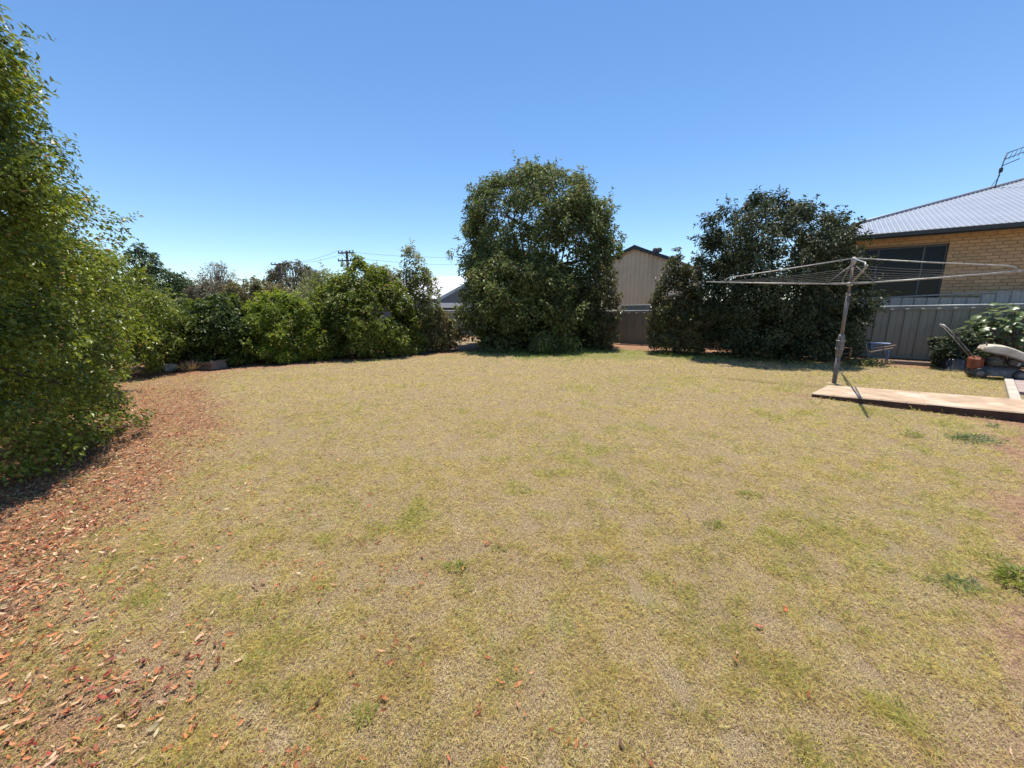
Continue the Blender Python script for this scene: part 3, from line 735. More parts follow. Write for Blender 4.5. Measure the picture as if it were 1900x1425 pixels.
def tree(name, label, cat, Y, prof, n, ln, mat, rc, stems=5, r0=.05, bark='bark', fine=False, wd=.5, group=None, trunk_h=None, part='crown', cluster_branches=16, **kw):
    zs = [p[0] for p in prof]; base_x = kw.pop('base_x', prof[0][1]); seed = kw.pop('seed', abs(hash(label)) % 9999 if False else sum(map(ord, label)) % 9973)
    dr = kw.get('dr', .75)
    random.seed(seed)
    root = empty(name, Vector((base_x, Y, 0)), 0, label, cat, group)
    inv = Vector((base_x, Y, 0))
    P, Nr, Ax, g, cl = crown_pts(prof, Y, n, ln, rc, seed=seed, **kw)
    P = P-np.array(inv)
    lens = ln*g.uniform(.5, 1.35, n)
    o = link(part, leaves_mesh(part, P, Nr, Ax, lens, lens*wd*g.uniform(.8, 1.2, n), fine), mat, root)
    H_ = zs[-1]; tr = MB()
    trunk_h = trunk_h if trunk_h is not None else .06*H_
    ends = []
    if stems == 1:
        top = Vector((prof[len(prof)//2][1]-base_x, 0, max(trunk_h, .3)))
        tr.tube(wob(Vector((0, 0, -.05)), top, 5, r0*.5), [r0*(1.25-.45*i/5) for i in range(6)], 9); starts = [top]
    else:
        starts = []
        for k in range(stems):
            w = 2*math.pi*k/stems+random.uniform(-.4, .4); rr_ = random.uniform(.05, .25)*max(p[2] for p in prof)
            a = Vector((math.cos(w)*rr_*.5, math.sin(w)*rr_*.5*dr, -.05))
            zt_ = H_*random.uniform(.45, .75); rz = np.interp(zt_, zs, [p[2] for p in prof]); xc = np.interp(zt_, zs, [p[1] for p in prof])-base_x
            b = Vector((xc+math.cos(w)*rz*.5, math.sin(w)*rz*.45*dr, zt_))
            q = wob(a, b, 6, r0*1.2); tr.tube(q, [r0*(1-.6*i/6) for i in range(7)], 7); starts += q[2:]
    ccx, ccy, ccz = cl
    for k in range(cluster_branches):
        i = random.randrange(len(ccx)); e = Vector((ccx[i]-base_x, ccy[i]-Y, ccz[i]))
        if e.z < trunk_h*.6: continue
        s_ = min(starts, key=lambda p: (p-e).length+(.6*max(0, p.z-e.z)))
        tr.tube(wob(s_, e, 5, .05*(e-s_).length), [r0*(.45-.07*j) for j in range(6)], 5)
    tr.build('trunk', M[bark], root)
    return root

# --- glossy hedge along the left side (world radii)
def world_prof(rows, x): return [(z, x, r) for z, r in rows]
HG = 'glossy shrubs along the left edge of the lawn'
tree('hedge_shrub', 'tallest glossy yellow-green shrub filling the left edge above fallen leaves', 'shrub', 3.0,
     world_prof([(.08, 1.45), (.6, 1.54), (1.2, 1.60), (1.8, 1.55), (2.4, 1.38), (3.0, 1.2), (3.6, 1.05), (4.2, .92), (4.8, .75), (5.4, .5), (5.8, .2)], -5.2), 160000, .043, M['leaf_left'], .27, 7, .05, fine=False, wd=.52, dr=1.0, group=HG, ragged=.07, sprig=.3, cluster_branches=70,
     extra=[(-90, 140, 110), (-15, 230, 75), (-60, 320, 140), (40, 350, 80), (-120, 50, 100), (-35, 130, 50)])
tree('hedge_shrub', 'middle glossy shrub behind the tallest one on the left', 'shrub', 5.4,
     world_prof([(.12, 1.0), (.6, 1.2), (1.2, 1.25), (1.8, 1.1), (2.3, .85), (2.8, .5), (3.05, .2)], -7.05), 72000, .048, M['leaf_left'], .25, 6, .04, fine=False, wd=.52, dr=1.0, group=HG, ragged=.09, sprig=.3, cluster_branches=50)
tree('hedge_shrub', 'lowest glossy shrub at the far end of the left row, beside dry grass', 'shrub', 7.7,
     world_prof([(.15, 1.05), (.6, 1.35), (1.1, 1.4), (1.5, 1.3), (1.9, 1.05), (2.3, .65), (2.6, .2)], -8.45), 50000, .055, M['leaf_left'], .28, 6, .035, fine=False, wd=.52, dr=1.0, group=HG, ragged=.1, sprig=.3, cluster_branches=40)

# --- big round tree in the middle
Y_ = 14.2
def thin_big(cz, fx, sy):
    z0, z1 = at(990, 500, Y_).z, at(990, 395, Y_).z
    mid = (cz > z0) & (cz < z1) & (np.abs(fx+.05) < .62)
    return np.where(mid, .72, 1.0)
tree('round_tree', 'big round tree with bare stems showing through its middle', 'tree', 14.7,
     prof_px([(314, 985, 1022), (324, 945, 1048), (342, 905, 1082), (367, 872, 1115), (402, 850, 1138), (440, 844, 1142), (480, 848, 1138), (530, 865, 1130), (580, 880, 1122), (620, 895, 1110), (642, 905, 1095)], 14.7),
     90000, .112, M['leaf_fig'], .48, 15, .055, wd=.5, thin=thin_big, dr=.8, sprig=.25, ragged=.05, cluster_branches=110, inner=.25,
     shoot=.035, extra=[(1065, 400, 40), (985, 350, 40), (905, 420, 30), (1105, 430, 30), (1000, 590, 60), (1060, 580, 55), (930, 560, 50)])
tree('leafy_tree', 'lower leafy tree in front of the big round one, its left half lit', 'tree', 13.1,
     prof_px([(470, 935, 985), (484, 886, 1030), (508, 864, 1060), (545, 858, 1085), (590, 860, 1100), (630, 866, 1104), (651, 880, 1090)], 13.1, .95),
     42000, .105, M['leaf_fig2'], .40, 8, .04, wd=.52, dr=.75, sprig=.3, ragged=.08, inner=.3, extra=[(985, 500, 30), (900, 510, 30), (1010, 610, 50), (940, 610, 50)])
tree('camellia_shrub', 'small bronze-green shrub at the right foot of the big round tree', 'shrub', 12.9,
     prof_px([(498, 1098, 1128), (525, 1080, 1144), (560, 1074, 1151), (600, 1078, 1150), (630, 1085, 1145), (648, 1095, 1138)], 12.9), 9000, .085, M['leaf_camellia'], .2, 5, .025, dr=.9, sprig=.3)
tree('conical_shrub', 'cone-shaped bronze-green shrub in front of the beige shed', 'shrub', 11.9,
     prof_px([(466, 1250, 1260), (488, 1240, 1276), (520, 1227, 1288), (560, 1213, 1297), (600, 1202, 1303), (635, 1196, 1305), (658, 1210, 1295)], 11.9), 17000, .085, M['leaf_camellia'], .22, 4, .03, dr=.9, sprig=.3)
Y_ = 10.9
tree('dark_tree', 'broad dark-leaved tree behind the rotary clothesline', 'tree', Y_,
     prof_px([(376, 1395, 1425), (390, 1375, 1480), (408, 1338, 1512), (432, 1314, 1545), (465, 1302, 1566), (515, 1302, 1578), (560, 1304, 1580), (605, 1308, 1575), (640, 1318, 1568), (668, 1348, 1550)], Y_),
     82000, .082, M['leaf_dark'], .30, 9, .05, wd=.5, dr=.85, sprig=.3, ragged=.08, cluster_branches=60, inner=.3, shoot=.12,
     extra=[(1408, 384, 24), (1482, 392, 24), (1318, 414, 20), (1350, 402, 20), (1540, 416, 22), (1566, 428, 14), (1578, 530, 18), (1580, 590, 20), (1340, 450, 26), (1345, 555, 36), (1365, 615, 42), (1345, 505, 30), (1400, 560, 60)])

# --- shrubs along the back left
SG = 'mixed shrubs along the back left of the lawn'
tree('leafy_shrub', 'dark green shrub behind the timber garden box', 'shrub', 9.5,
     prof_px([(553, 395, 425), (575, 358, 442), (605, 342, 462), (640, 342, 465), (668, 350, 460), (685, 362, 450)], 9.5, 1.06), 19000, .09, M['leaf_deep'], .22, 6, .025, dr=.9, group=SG, sprig=.3)
tree('leafy_shrub', 'bright lime-green rounded shrub, lowest in the middle of the back left row', 'shrub', 10.3,
     prof_px([(552, 498, 532), (572, 470, 568), (605, 446, 590), (640, 442, 590), (668, 452, 585), (682, 470, 570)], 10.3, 1.05), 26000, .085, M['leaf_lime'], .25, 7, .025, dr=.8, group=SG, sprig=.3)
tree('leafy_shrub', 'tall leafy green shrub below the near power pole', 'shrub', 11.3,
     prof_px([(486, 658, 690), (508, 648, 706), (535, 608, 735), (575, 592, 752), (615, 590, 756), (650, 600, 750), (672, 620, 735)], 11.3, 1.03), 36000, .095, M['leaf_mid'], .28, 9, .03, dr=.8, group=SG, sprig=.3, bark='pale_bark')
tree('slender_tree', 'slender pale-leaved young tree rising to a point beside the white roof', 'tree', 12.2,
     prof_px([(458, 755, 768), (480, 745, 783), (515, 740, 797), (555, 736, 812), (600, 738, 818), (640, 742, 820), (660, 755, 810)], 12.2, .95), 11500, .082, M['leaf_olive'], .2, 3, .03, dr=.85, sprig=.45, ragged=.16, shoot=.16)
tree('leafy_shrub', 'low reddish shrub at the right end of the back left row', 'shrub', 12.5,
     prof_px([(578, 802, 826), (598, 786, 842), (622, 776, 850), (645, 784, 842), (658, 795, 832)], 12.5, 1.05), 11000, .075, M['leaf_red'], .18, 6, .02, dr=.9, group=SG, sprig=.35)
tree('wispy_shrub', 'wispy grey-green shrub with bare upright twigs between lime and tall green shrubs', 'shrub', 13.0,
     prof_px([(500, 590, 612), (525, 572, 655), (560, 555, 665), (600, 555, 660), (650, 565, 650)], 13.0, 1.05), 12000, .09, M['leaf_olive'], .22, 9, .02, dr=.8, group=SG, sprig=.5, ragged=.2, wd=.3, cluster_branches=60, bark='pale_bark')
tree('flowering_shrub', 'small yellow-flowering shrub peeping between dark and lime shrubs', 'shrub', 11.3,
     prof_px([(574, 452, 482), (588, 440, 492), (610, 436, 495), (650, 445, 485)], 11.3), 3000, .08, M['leaf_yellow'], .15, 4, .015, dr=.9, group=SG, sprig=.3)

tree('leafy_shrub', 'pale green shrub between the left hedge and the dark green shrub', 'shrub', 10.2,
     prof_px([(562, 330, 362), (582, 314, 386), (615, 312, 398), (655, 320, 392)], 10.2, 1.0), 9000, .085, M['leaf_mid'], .2, 5, .02, dr=.9, group=SG, sprig=.35)
tree('leafy_shrub', 'low green shrub filling the gap left of the tall leafy green one', 'shrub', 10.7,
     prof_px([(590, 570, 600), (610, 555, 625), (640, 550, 630), (676, 560, 625)], 10.7, 1.0), 9000, .085, M['leaf_mid'], .2, 5, .02, dr=.9, group=SG, sprig=.35)
tree('leafy_shrub', 'low dark green shrub filling the gap left of the bright lime-green one', 'shrub', 9.9,
     prof_px([(600, 440, 462), (625, 425, 480), (655, 422, 482), (682, 435, 470)], 9.9, 1.0), 7000, .085, M['leaf_deep'], .2, 5, .02, dr=.9, group=SG, sprig=.35)
tree('leafy_shrub', 'low olive shrub at the foot of the slender pointed tree', 'shrub', 11.7,
     prof_px([(600, 725, 760), (625, 705, 785), (650, 702, 792), (667, 715, 780)], 11.7, 1.0), 9000, .08, M['leaf_mid'], .2, 5, .02, dr=.9, group=SG, sprig=.35)

# --- trees beyond
TG = 'trees beyond the back left shrubs'
tree('sparse_tree', 'sparse thin tree standing above the left hedge', 'tree', 30,
     prof_px([(457, 252, 264), (472, 238, 280), (490, 236, 290), (506, 250, 275), (530, 255, 262)], 30), 1100, .26, M['leaf_far'], .42, 1, .14, group=TG, trunk_h=3.6, ragged=.25, sprig=.5, cluster_branches=26)
tree('far_tree', 'dense green rounded tree behind the dark roof', 'tree', 38,
     prof_px([(503, 275, 303), (515, 255, 328), (532, 240, 345), (555, 235, 352), (575, 245, 345)], 38), 9000, .26, M['leaf_far'], .75, 4, .15, group=TG, sprig=.3)
tree('far_tree', 'small round green tree between rounded tree and bare dome', 'tree', 44,
     prof_px([(527, 340, 358), (538, 328, 375), (555, 322, 385), (572, 330, 380)], 44), 3500, .26, M['leaf_far'], .6, 3, .12, group=TG)
tree('bare_tree', 'nearly bare grey-brown domed tree on the skyline', 'tree', 50,
     prof_px([(491, 393, 418), (503, 372, 430), (518, 358, 438), (532, 360, 434), (545, 380, 420)], 50), 3600, .20, M['leaf_brown'], .55, 1, .16, group=TG, trunk_h=3.2, ragged=.15, cluster_branches=150, bark='pale_bark', wd=.35, sprig=.3)
tree('brown_shrub', 'brown twiggy mass below the bare domed tree', 'shrub', 32,
     prof_px([(527, 380, 418), (540, 356, 436), (560, 350, 442), (582, 355, 438)], 32), 6000, .2, M['leaf_brown'], .5, 7, .05, group=TG, sprig=.4)
tree('rusty_shrub', 'rust-tinged bushy tree left of the gum tree', 'tree', 29,
     prof_px([(522, 442, 470), (534, 428, 525), (552, 425, 548), (580, 430, 555)], 29), 8000, .2, M['leaf_rust'], .5, 6, .06, group=TG, sprig=.3)
def thin_gum(cz, fx, sy): return np.where(np.abs(fx) < .4, np.where(cz > at(545, 507, 60).z, 1.0, .22), .9)
tree('gum_tree', 'umbrella-shaped gum tree with sky showing under its crown', 'tree', 60,
     prof_px([(490, 530, 558), (498, 513, 574), (508, 502, 584), (520, 497, 590), (532, 500, 588), (536, 515, 575)], 60), 7500, .30, M['leaf_gum'], .65, 1, .22, group=TG, trunk_h=3.0, thin=thin_gum, inner=.05, cluster_branches=40, base_x=at(548, 560, 60).x)
tree('olive_shrub', 'olive-brown bushy growth right of the gum tree trunk', 'tree', 26,
     prof_px([(536, 560, 600), (550, 545, 640), (570, 540, 655), (595, 545, 655)], 26), 8000, .16, M['leaf_olive'], .45, 6, .05, group=TG, sprig=.3)
tree('domed_tree', 'brownish domed tree between tall green shrub and slender tree', 'tree', 35,
     prof_px([(502, 690, 714), (512, 676, 730), (530, 668, 738), (560, 670, 738)], 35), 6000, .2, M['leaf_brown'], .55, 4, .1, group=TG, sprig=.3)

tree('far_tree', 'far olive treetops between the bare dome and the gum tree', 'tree', 70,
     prof_px([(532, 440, 480), (542, 425, 510), (560, 420, 520), (580, 425, 515)], 70, 1.0), 5000, .4, M['leaf_far'], 1.1, 4, .2, group=TG, sprig=.3)
tree('far_tree', 'far grey-green treetops between the gum tree and the near pole', 'tree', 66,
     prof_px([(522, 592, 632), (535, 575, 655), (560, 570, 670), (580, 575, 660)], 66, 1.0), 5000, .4, M['leaf_gum'], 1.1, 4, .2, group=TG, sprig=.3)
tree('far_tree', 'far dark green treetops just right of the left hedge', 'tree', 62,
     prof_px([(530, 300, 335), (542, 280, 370), (560, 275, 400), (580, 280, 395)], 62, 1.0), 5000, .4, M['leaf_far'], 1.1, 4, .2, group=TG, sprig=.3)

# ------------------------------------------------------------------ rotary clothesline
hb = G(1547, 713, .0)
zs_ = .02
hoist = empty('rotary_clothesline', hb, RZ, 'weathered steel rotary clothesline with four arms beside the concrete path', 'clothesline')
def vz(px, py):
    a, b, c_ = ray(px, py); return CAM_H+c_*(math.hypot(hb.x, hb.y)/math.hypot(a, b))
zH = vz(1582, 480); zP = vz(1577, 527); zG0, zG1 = vz(1552, 655), vz(1556, 622)
MB().tube([(0, 0, -.05), (0, 0, zG0)], .034, 14).build('lower_post', M['galv_old'], hoist)
gb = MB().lathe([(.040, zG0-.06), (.046, zG0-.02), (.055, zG0+.05), (.058, zG0+.12), (.054, zG0+.2), (.050, zG1-.06), (.046, zG1-.02), (.036, zG1+.02)], 16).build('gear_housing', M['galv_old'], hoist)
bo = MB()
for w in (200, 240, 280, 320):
    a = math.radians(w)
    for zz in (zG0+.08, zG0+.22): bo.lathe([(.014, 0), (.014, .016), (.008, .02)], 8, Matrix.Translation((.050*math.cos(a), .050*math.sin(a), zz)) @ Matrix.Rotation(a, 4, 'Z') @ Matrix.Rotation(math.pi/2, 4, 'Y'))
bo.build('bolt', M['galv'], gb)
MB().tube([(0, 0, zG1+.0), (0, 0, zP-.18)], .028, 14).build('upper_post', M['galv_old'], hoist)
MB().tube([(0, 0, zP-.2), (0, 0, zP-.15)], .037, 14).build('collar', M['galv'], hoist)
MB().tube([(0, 0, zP-.15), (0, 0, zH-.03)], .022, 12).build('inner_tube', M['galv_old'], hoist)
hd = MB().lathe([(.028, zH-.10), (.038, zH-.06), (.038, zH+.01), (.02, zH+.025)], 14).build('head', M['galv'], hoist)
cr = MB().tube([(.05, .0, zG0+.10), (.16, -.02, zG0+.10), (.16, -.02, zG0-.04)], .011, 8).build('crank_handle', M['rust'], hoist)
MB().lathe([(.040, zP-.03), (.045, zP), (.040, zP+.03)], 14).build('hub', M['galv'], hoist)
# arms along the plot directions
dirs = [Vector((-1, 0, 0)), Vector((0, -1, 0)), Vector((1, 0, 0)), Vector((0, 1, 0))]
def arm_fix(d, r): return d*r
RU, RL = 1.92, 2.16; zT = zP+.12
for i, d in enumerate(dirs):
    RU, RL = (1.84, 2.02) if i == 2 else (1.94, 2.28) if i == 0 else (1.92, 2.16)
    top = d*.04+Vector((0, 0, zH)); bend = d*RU+Vector((0, 0, zT+.055))
    a = MB().tube([top, d*(RU*.5)+Vector((0, 0, (zH+zT+.055)/2)), d*(RU-.10)+Vector((0, 0, zT+.075)), d*(RU-.03)+Vector((0, 0, zT+.05)), d*RU+Vector((0, 0, zT-.012))], .0105, 8).build('arm_brace', M['galv'], hoist)
    b = MB().tube([d*.05+Vector((0, 0, zP)), d*(RL*.5)+Vector((0, 0, (zP+zT)/2-.006)), d*RL+Vector((0, 0, zT+.004))], .0125, 8).build('arm', M['galv'], hoist)
    side = Vector((-d.y, d.x, 0))
    MB().tube([d*.32+Vector((0, 0, zP+.02)), d*.03+Vector((0, 0, zH-.12))], .009, 6).build('strut', M['rust'] if i == 1 else M['galv_old'], hoist)  # near strut coloured brown to imitate its shaded underside
for r in (.62, .9, 1.18, 1.46, 1.74, 1.97):
    for i in range(4):
        d, e = dirs[i], dirs[(i+1) % 4]; z_ = zP+(zT-zP)*r/RL+.022
        a = d*r+Vector((0, 0, z_)); b = e*r+Vector((0, 0, z_))
        pts = [a.lerp(b, k/8)-Vector((0, 0, .035*r/2*4*(k/8)*(1-k/8))) for k in range(9)]
        MB().tube(pts, .0026, 5).build('line', M['wire'], hoist)
MB().bbox(-.10, .10, -.07, .07, -.03, .02, .01).build('footing', M['conc'], hoist)

# ------------------------------------------------------------------ lawn mower
mp = G(1816, 703); mow = empty('lawn_mower', mp, RZ, 'old orange push mower with cream catcher on top, beside the big-leaved plant', 'lawn mower')
def wheel(x, y, r):
    w = MB().lathe([(r*.62, -.02), (r*.95, -.022), (r, -.012), (r, .012), (r*.95, .022), (r*.62, .02)], 20, Matrix.Translation((x, y, r)) @ Matrix.Rotation(math.pi/2, 4, 'X')).build('wheel', M['black_plastic'], mow)
    h_ = MB().lathe([(.02, -.03), (r*.6, -.018), (r*.6, .018), (.02, .03)], 16, Matrix.Translation((x, y, r)) @ Matrix.Rotation(math.pi/2, 4, 'X')).build('hub', M['galv_old'], w)
for x, y in ((0, 0), (.52, 0), (0, .46), (.52, .46)): wheel(x, y, .105)
# deck: a domed pressed pan
dk = MB(); rows = []
for (z_, sx_, sy_, ox) in ((.07, .36, .22, .24), (.16, .36, .22, .24), (.21, .31, .19, .24), (.25, .20, .14, .22), (.26, .08, .06, .20)):
    rows.append([(ox+sx_*math.copysign(abs(math.cos(w))**.6, math.cos(w)), .23+sy_*math.copysign(abs(math.sin(w))**.6, math.sin(w)), z_) for w in [2*math.pi*k/20 for k in range(20)]])
vs = [p for r in rows for p in r]; fs = [(i*20+k, i*20+(k+1) % 20, (i+1)*20+(k+1) % 20, (i+1)*20+k) for i in range(4) for k in range(20)]+[tuple(80+k for k in range(20))]
dk.add(vs, fs, True); dk.build('deck', M['engine'], mow)
# rear orange housing on the left
MB().bbox(-.13, .05, .06, .38, .16, .42, .05).build('rear_housing', M['orange'], mow)
en = MB().lathe([(.13, .26), (.14, .30), (.14, .40), (.11, .44), (.06, .46)], 16, Matrix.Translation((.22, .23, 0))).build('engine', M['engine'], mow)
for k in range(5): MB().lathe([(.155, .30+.02*k), (.155, .307+.02*k)], 16, Matrix.Translation((.22, .23, 0))).build('cooling_fin', M['engine'], en)
MB().bbox(.34, .46, .05, .16, .28, .42, .02).build('fuel_tank', M['black_plastic'], mow)
# catcher: hollow-looking cream shell, high at the left, tipping down to the right
ct = MB(); secs = []      # lid-like shell: domed cream top, straight sides, hollow underneath
for (x, zt_, sd, hwid) in ((-.03, .585, .04, .15), (.0, .64, .10, .20), (.10, .665, .15, .235), (.24, .655, .17, .25), (.36, .61, .17, .25), (.50, .535, .15, .235), (.64, .45, .12, .21), (.75, .375, .08, .17), (.80, .33, .03, .12)):
    row = []
    for (fy, fz) in ((-1, 1), (-1.0, .45), (-.93, .12), (-.72, 0), (0, -.03), (.72, 0), (.93, .12), (1.0, .45), (1, 1)):
        row.append((x, .20+hwid*fy, zt_-sd*fz))
    for (fy, fz) in ((.92, .95), (.85, .3), (-.85, .3), (-.92, .95)): row.append((x, .20+hwid*fy, zt_-sd*fz))
    secs.append(row)
m_k = len(secs[0]); vs = [p for r in secs for p in r]; n_ = len(secs)
fs = [(i*m_k+k, (i+1)*m_k+k, (i+1)*m_k+(k+1) % m_k, i*m_k+(k+1) % m_k) for i in range(n_-1) for k in range(m_k)]+[tuple(range(m_k)), tuple((n_-1)*m_k+k for k in range(m_k))[::-1]]
ct.add(vs, fs, False); cat_ = ct.build('catcher', M['cream'], mow)
lip = MB(); lip.tube([(x, .20-h_-.004, z_) for x, z_, h_ in ((.0, .54, .20), (.10, .515, .235), (.24, .485, .25), (.36, .44, .25), (.50, .385, .235), (.64, .33, .21), (.75, .295, .17))], .012, 6); lip.build('lip', M['old_wood'], cat_)
MB().tube([(.02, .06, .655), (.02, .12, .70), (.02, .28, .70), (.02, .34, .655)], .012, 6).build('carry_handle', M['black_plastic'], cat_)
for y in (.06, .36):
    MB().tube([(-.10, y, .40), (-.30, y, .66), (-.56, y, .98)], .011, 8).build('handle_tube', M['galv_old'], mow)
MB().tube([(-.56, .06, .98), (-.61, .10, 1.03), (-.61, .32, 1.03), (-.56, .36, .98)], .012, 8).build('grip_bar', M['rail'], mow)
MB().tube([(-.42, .06, .80), (-.42, .36, .80)], .009, 6).build('handle_brace', M['galv_old'], mow)
MB().bbox(-.43, -.37, .04, .08, .80, .88, .006).build('throttle_lever', M['black_plastic'], mow)
MB().tube([(-.40, .05, .83), (-.25, .0, .55), (-.05, .06, .42), (.1, .12, .40)], .005, 5).build('throttle_cable', M['black_plastic'], mow)

# ------------------------------------------------------------------ big-leaved plant (each leaf its own part)
pc = G(1878, 683); bl = empty('broadleaf_plant', Vector((pc.x, pc.y, 0)), 0, 'large grey-green broad-leaved plant overhanging the mower at the right edge', 'plant')
def big_leaf_mesh(seed):
    r_ = random.Random(seed); vs = [(0, 0, 0)]; n = 12
    for k in range(n):
        w = -math.pi+2*math.pi*(k+.5)/n
        rad = .5*(1+.16*math.cos(5*w))*(.8+.25*abs(math.cos(w/2)))
        vs.append((.48+rad*math.cos(w), rad*.92*math.sin(w), -.10*abs(math.sin(w))+r_.uniform(-.03, .03)-.10*(math.cos(w) > .3)))
    vs.append((.48, 0, .05))
    fs = [(1+k, 1+(k+1) % n, n+1) for k in range(n)]
    m_ = MB().add(vs[0:], fs, True).mesh('leaf'); m_.materials.append(M['leaf_big']); return m_
LM = [big_leaf_mesh(k) for k in range(4)]
random.seed(5)
stems_ = MB()
top = at(1865, 561, pc.y).z
for k in range(300):
    w = random.uniform(0, 2*math.pi); e = math.asin(random.uniform(-.2, 1)); rr_ = random.uniform(.66, 1.04)
    p = Vector((-.06+.88*rr_*math.cos(e)*math.cos(w), .15+.62*rr_*math.cos(e)*math.sin(w), .74+.74*rr_*math.sin(e)+random.uniform(-.3, .1)))
    p.z = min(p.z, top-.02)
    o = bpy.data.objects.new('leaf', LM[k % 4]); C.objects.link(o); o.parent = bl
    o.location = p; s_ = random.uniform(.12, .20); o.scale = (s_, s_, s_)
    outd = Vector((p.x, p.y, .25)).normalized()
    o.rotation_euler = (random.uniform(-.35, .35), random.uniform(-.1, .75), math.atan2(outd.y, outd.x)+random.uniform(-.7, .7))
    if k % 6 == 0: stems_.tube(wob(Vector((random.uniform(-.1, .1), random.uniform(-.1, .1), 0)), p, 4, .04), [.014, .012, .01, .008, .006], 5)
stems_.build('stem', M['bark'], bl)
# low dark plant and an upturned tub by the fence
def clump(name, label, cat, loc, n, r, h, ln, mat, wd=.4, flat=.5, seed=1, group=None, fine=False, part='foliage', stem=True):
    g = np.random.default_rng(seed)
    root = empty(name, Vector((loc[0], loc[1], 0)), 0, label, cat, group)
    th = g.uniform(0, 2*math.pi, n); rr_ = r*np.sqrt(g.random(n))*(.62+.38*np.sin(3*th+seed)*np.cos(2*th+seed*.7)+.25*g.normal(0, 1, n)*.5); rr_ = np.abs(rr_)
    P = np.stack([rr_*np.cos(th), rr_*np.sin(th)*flat, h*g.random(n)**1.3*np.clip(1-.65*(rr_/r)**2, .15, 1)], -1)
    zz = np.array([gzf(loc[0], loc[1])]); P[:, 2] += zz[0]+.004
    outv = np.stack([np.cos(th), np.sin(th), g.uniform(.1, 1.0, n)], -1)
    Nr = unit(np.stack([-.5*np.cos(th), -.5*np.sin(th), np.ones(n)], -1)+g.normal(0, .45, (n, 3)))
    Ax = unit(outv+g.normal(0, .5, (n, 3)))
    lens = ln*g.uniform(.6, 1.3, n)
    link(part, leaves_mesh(part, P, Nr, Ax, lens, lens*wd, fine), mat, root)
    if stem:
        mb_ = MB()
        for k in range(6):
            a = g.uniform(0, 6.28); mb_.tube([(0, 0, 0), (.3*r*math.cos(a), .3*r*math.sin(a), h*.5), (.6*r*math.cos(a), .6*r*math.sin(a), h*.7)], [.006, .004, .002], 4)
        mb_.build('stem', M['bark'], root)
    return root
dp = G(1765, 684)
tree('dark_shrub', 'low dark-leaved shrub against the fence left of the mower', 'shrub', dp.y,
     [(.08, dp.x, .30), (.3, dp.x, .42), (.6, dp.x, .36), (.85, dp.x+.08, .15)], 2600, .10, M['leaf_dark'], .14, 5, .015, dr=.8, sprig=.4)
tp = G(1766, 687); tub = empty('plastic_tub', tp, .4, 'dark upturned plastic tub lying among leaves left of the mower', 'tub')
MB().lathe([(.20, 0), (.205, .02), (.19, .03), (.165, .24), (.15, .26), (.05, .262)], 20).build('shell', M['black_plastic'], tub)
MB().lathe([(.207, .005), (.222, .012), (.222, .028), (.207, .032)], 20).build('rim', M['galv_old'], tub)
# stone blocks beside the mower
def stone(label, loc, sx_, sy_, sz_, seed, mat='stone', group='pale stones beside the mower', name='stone_block'):
    bm = bmesh.new(); bmesh.ops.create_icosphere(bm, subdivisions=3, radius=1)
    r_ = np.random.default_rng(seed); off = r_.random(3)*20
    for v in bm.verts:
        n_ = math.sin(v.co.x*3.1+off[0])*math.sin(v.co.y*2.7+off[1])*math.sin(v.co.z*3.3+off[2])
        c_ = v.co.normalized(); k = max(abs(c_.x), abs(c_.y), abs(c_.z))
        v.co = c_*(1/k)**.55*(1+.10*n_)
        v.co = Vector((v.co.x*sx_, v.co.y*sy_, v.co.z*sz_+sz_*.8))
    me = bpy.data.meshes.new('stone'); bm.to_mesh(me); bm.free()
    for p in me.polygons: p.use_smooth = True
    o = link(name, me, M[mat]); o.location = loc; o.rotation_euler.z = r_.random()*3; return tag(o, label, 'stone', group)
stone('flat pale stone under the low end of the cream catcher', G(1871, 690)+Vector((.35, .25, .1)), .13, .09, .05, 3)
stone('rounded pale stone beyond the right wheel of the mower', G(1899, 706)+Vector((.25, .1, 0)), .12, .10, .10, 8)

# ------------------------------------------------------------------ blue stand, planks, rod
bp_ = G(1626, 673); st = empty('metal_stand', bp_, RZ, 'small faded blue metal stand in front of the fence, timber lengths across it', 'stand')
hS = at(1626, 636, bp_.y).z
hwS = .165
for x in (-hwS, hwS):
    for y in (-.12, .12): MB().tube([(x*1.08, y*1.2, 0), (x, y, hS-.03)], .017, 8).build('leg', M['blue_paint'], st)
MB().bbox(-hwS-.03, hwS+.03, -.14, .14, hS-.03, hS, .006).build('top_panel', M['blue_paint'], st)
MB().bbox(-hwS, hwS, -.125, -.105, hS-.16, hS-.09, .004).build('apron', M['blue_paint'], st)
MB().tube([(-hwS*1.05, -.135, .14), (hwS*1.05, -.135, .14)], .012, 6).build('stretcher', M['blue_paint'], st)
def plank(label, a, b, w, t, mat='old_wood', group='loose timber by the blue stand', name='timber_length'):
    d = (b-a); Lp = d.length; o = MB().bbox(0, Lp, -w/2, w/2, -t/2, t/2, .004).build(name, M[mat])
    o.location = a; o.rotation_euler = d.to_track_quat('X', 'Z').to_euler(); return tag(o, label, 'timber', group)
yb = bp_.y-.20
plank('longest brown timber length, from the dark tree to the blue stand', at(1548, 659, yb+.35), at(1662, 641, yb-.06), .05, .035)
plank('short pale timber length crossing the blue stand, lower of two', at(1612, 654, yb-.02), at(1657, 646, yb-.12), .05, .03, 'grey_wood')
rod = MB().tube([at(1570, 625, yb+.3), at(1590, 629, yb+.2), at(1606, 634, yb+.1), at(1612, 668, yb+.05)], .012, 7).build('bent_rod', M['galv']); tag(rod, 'thin bent pale metal rod leaning against the blue stand', 'rod')
sl0 = G(1640, 676); 
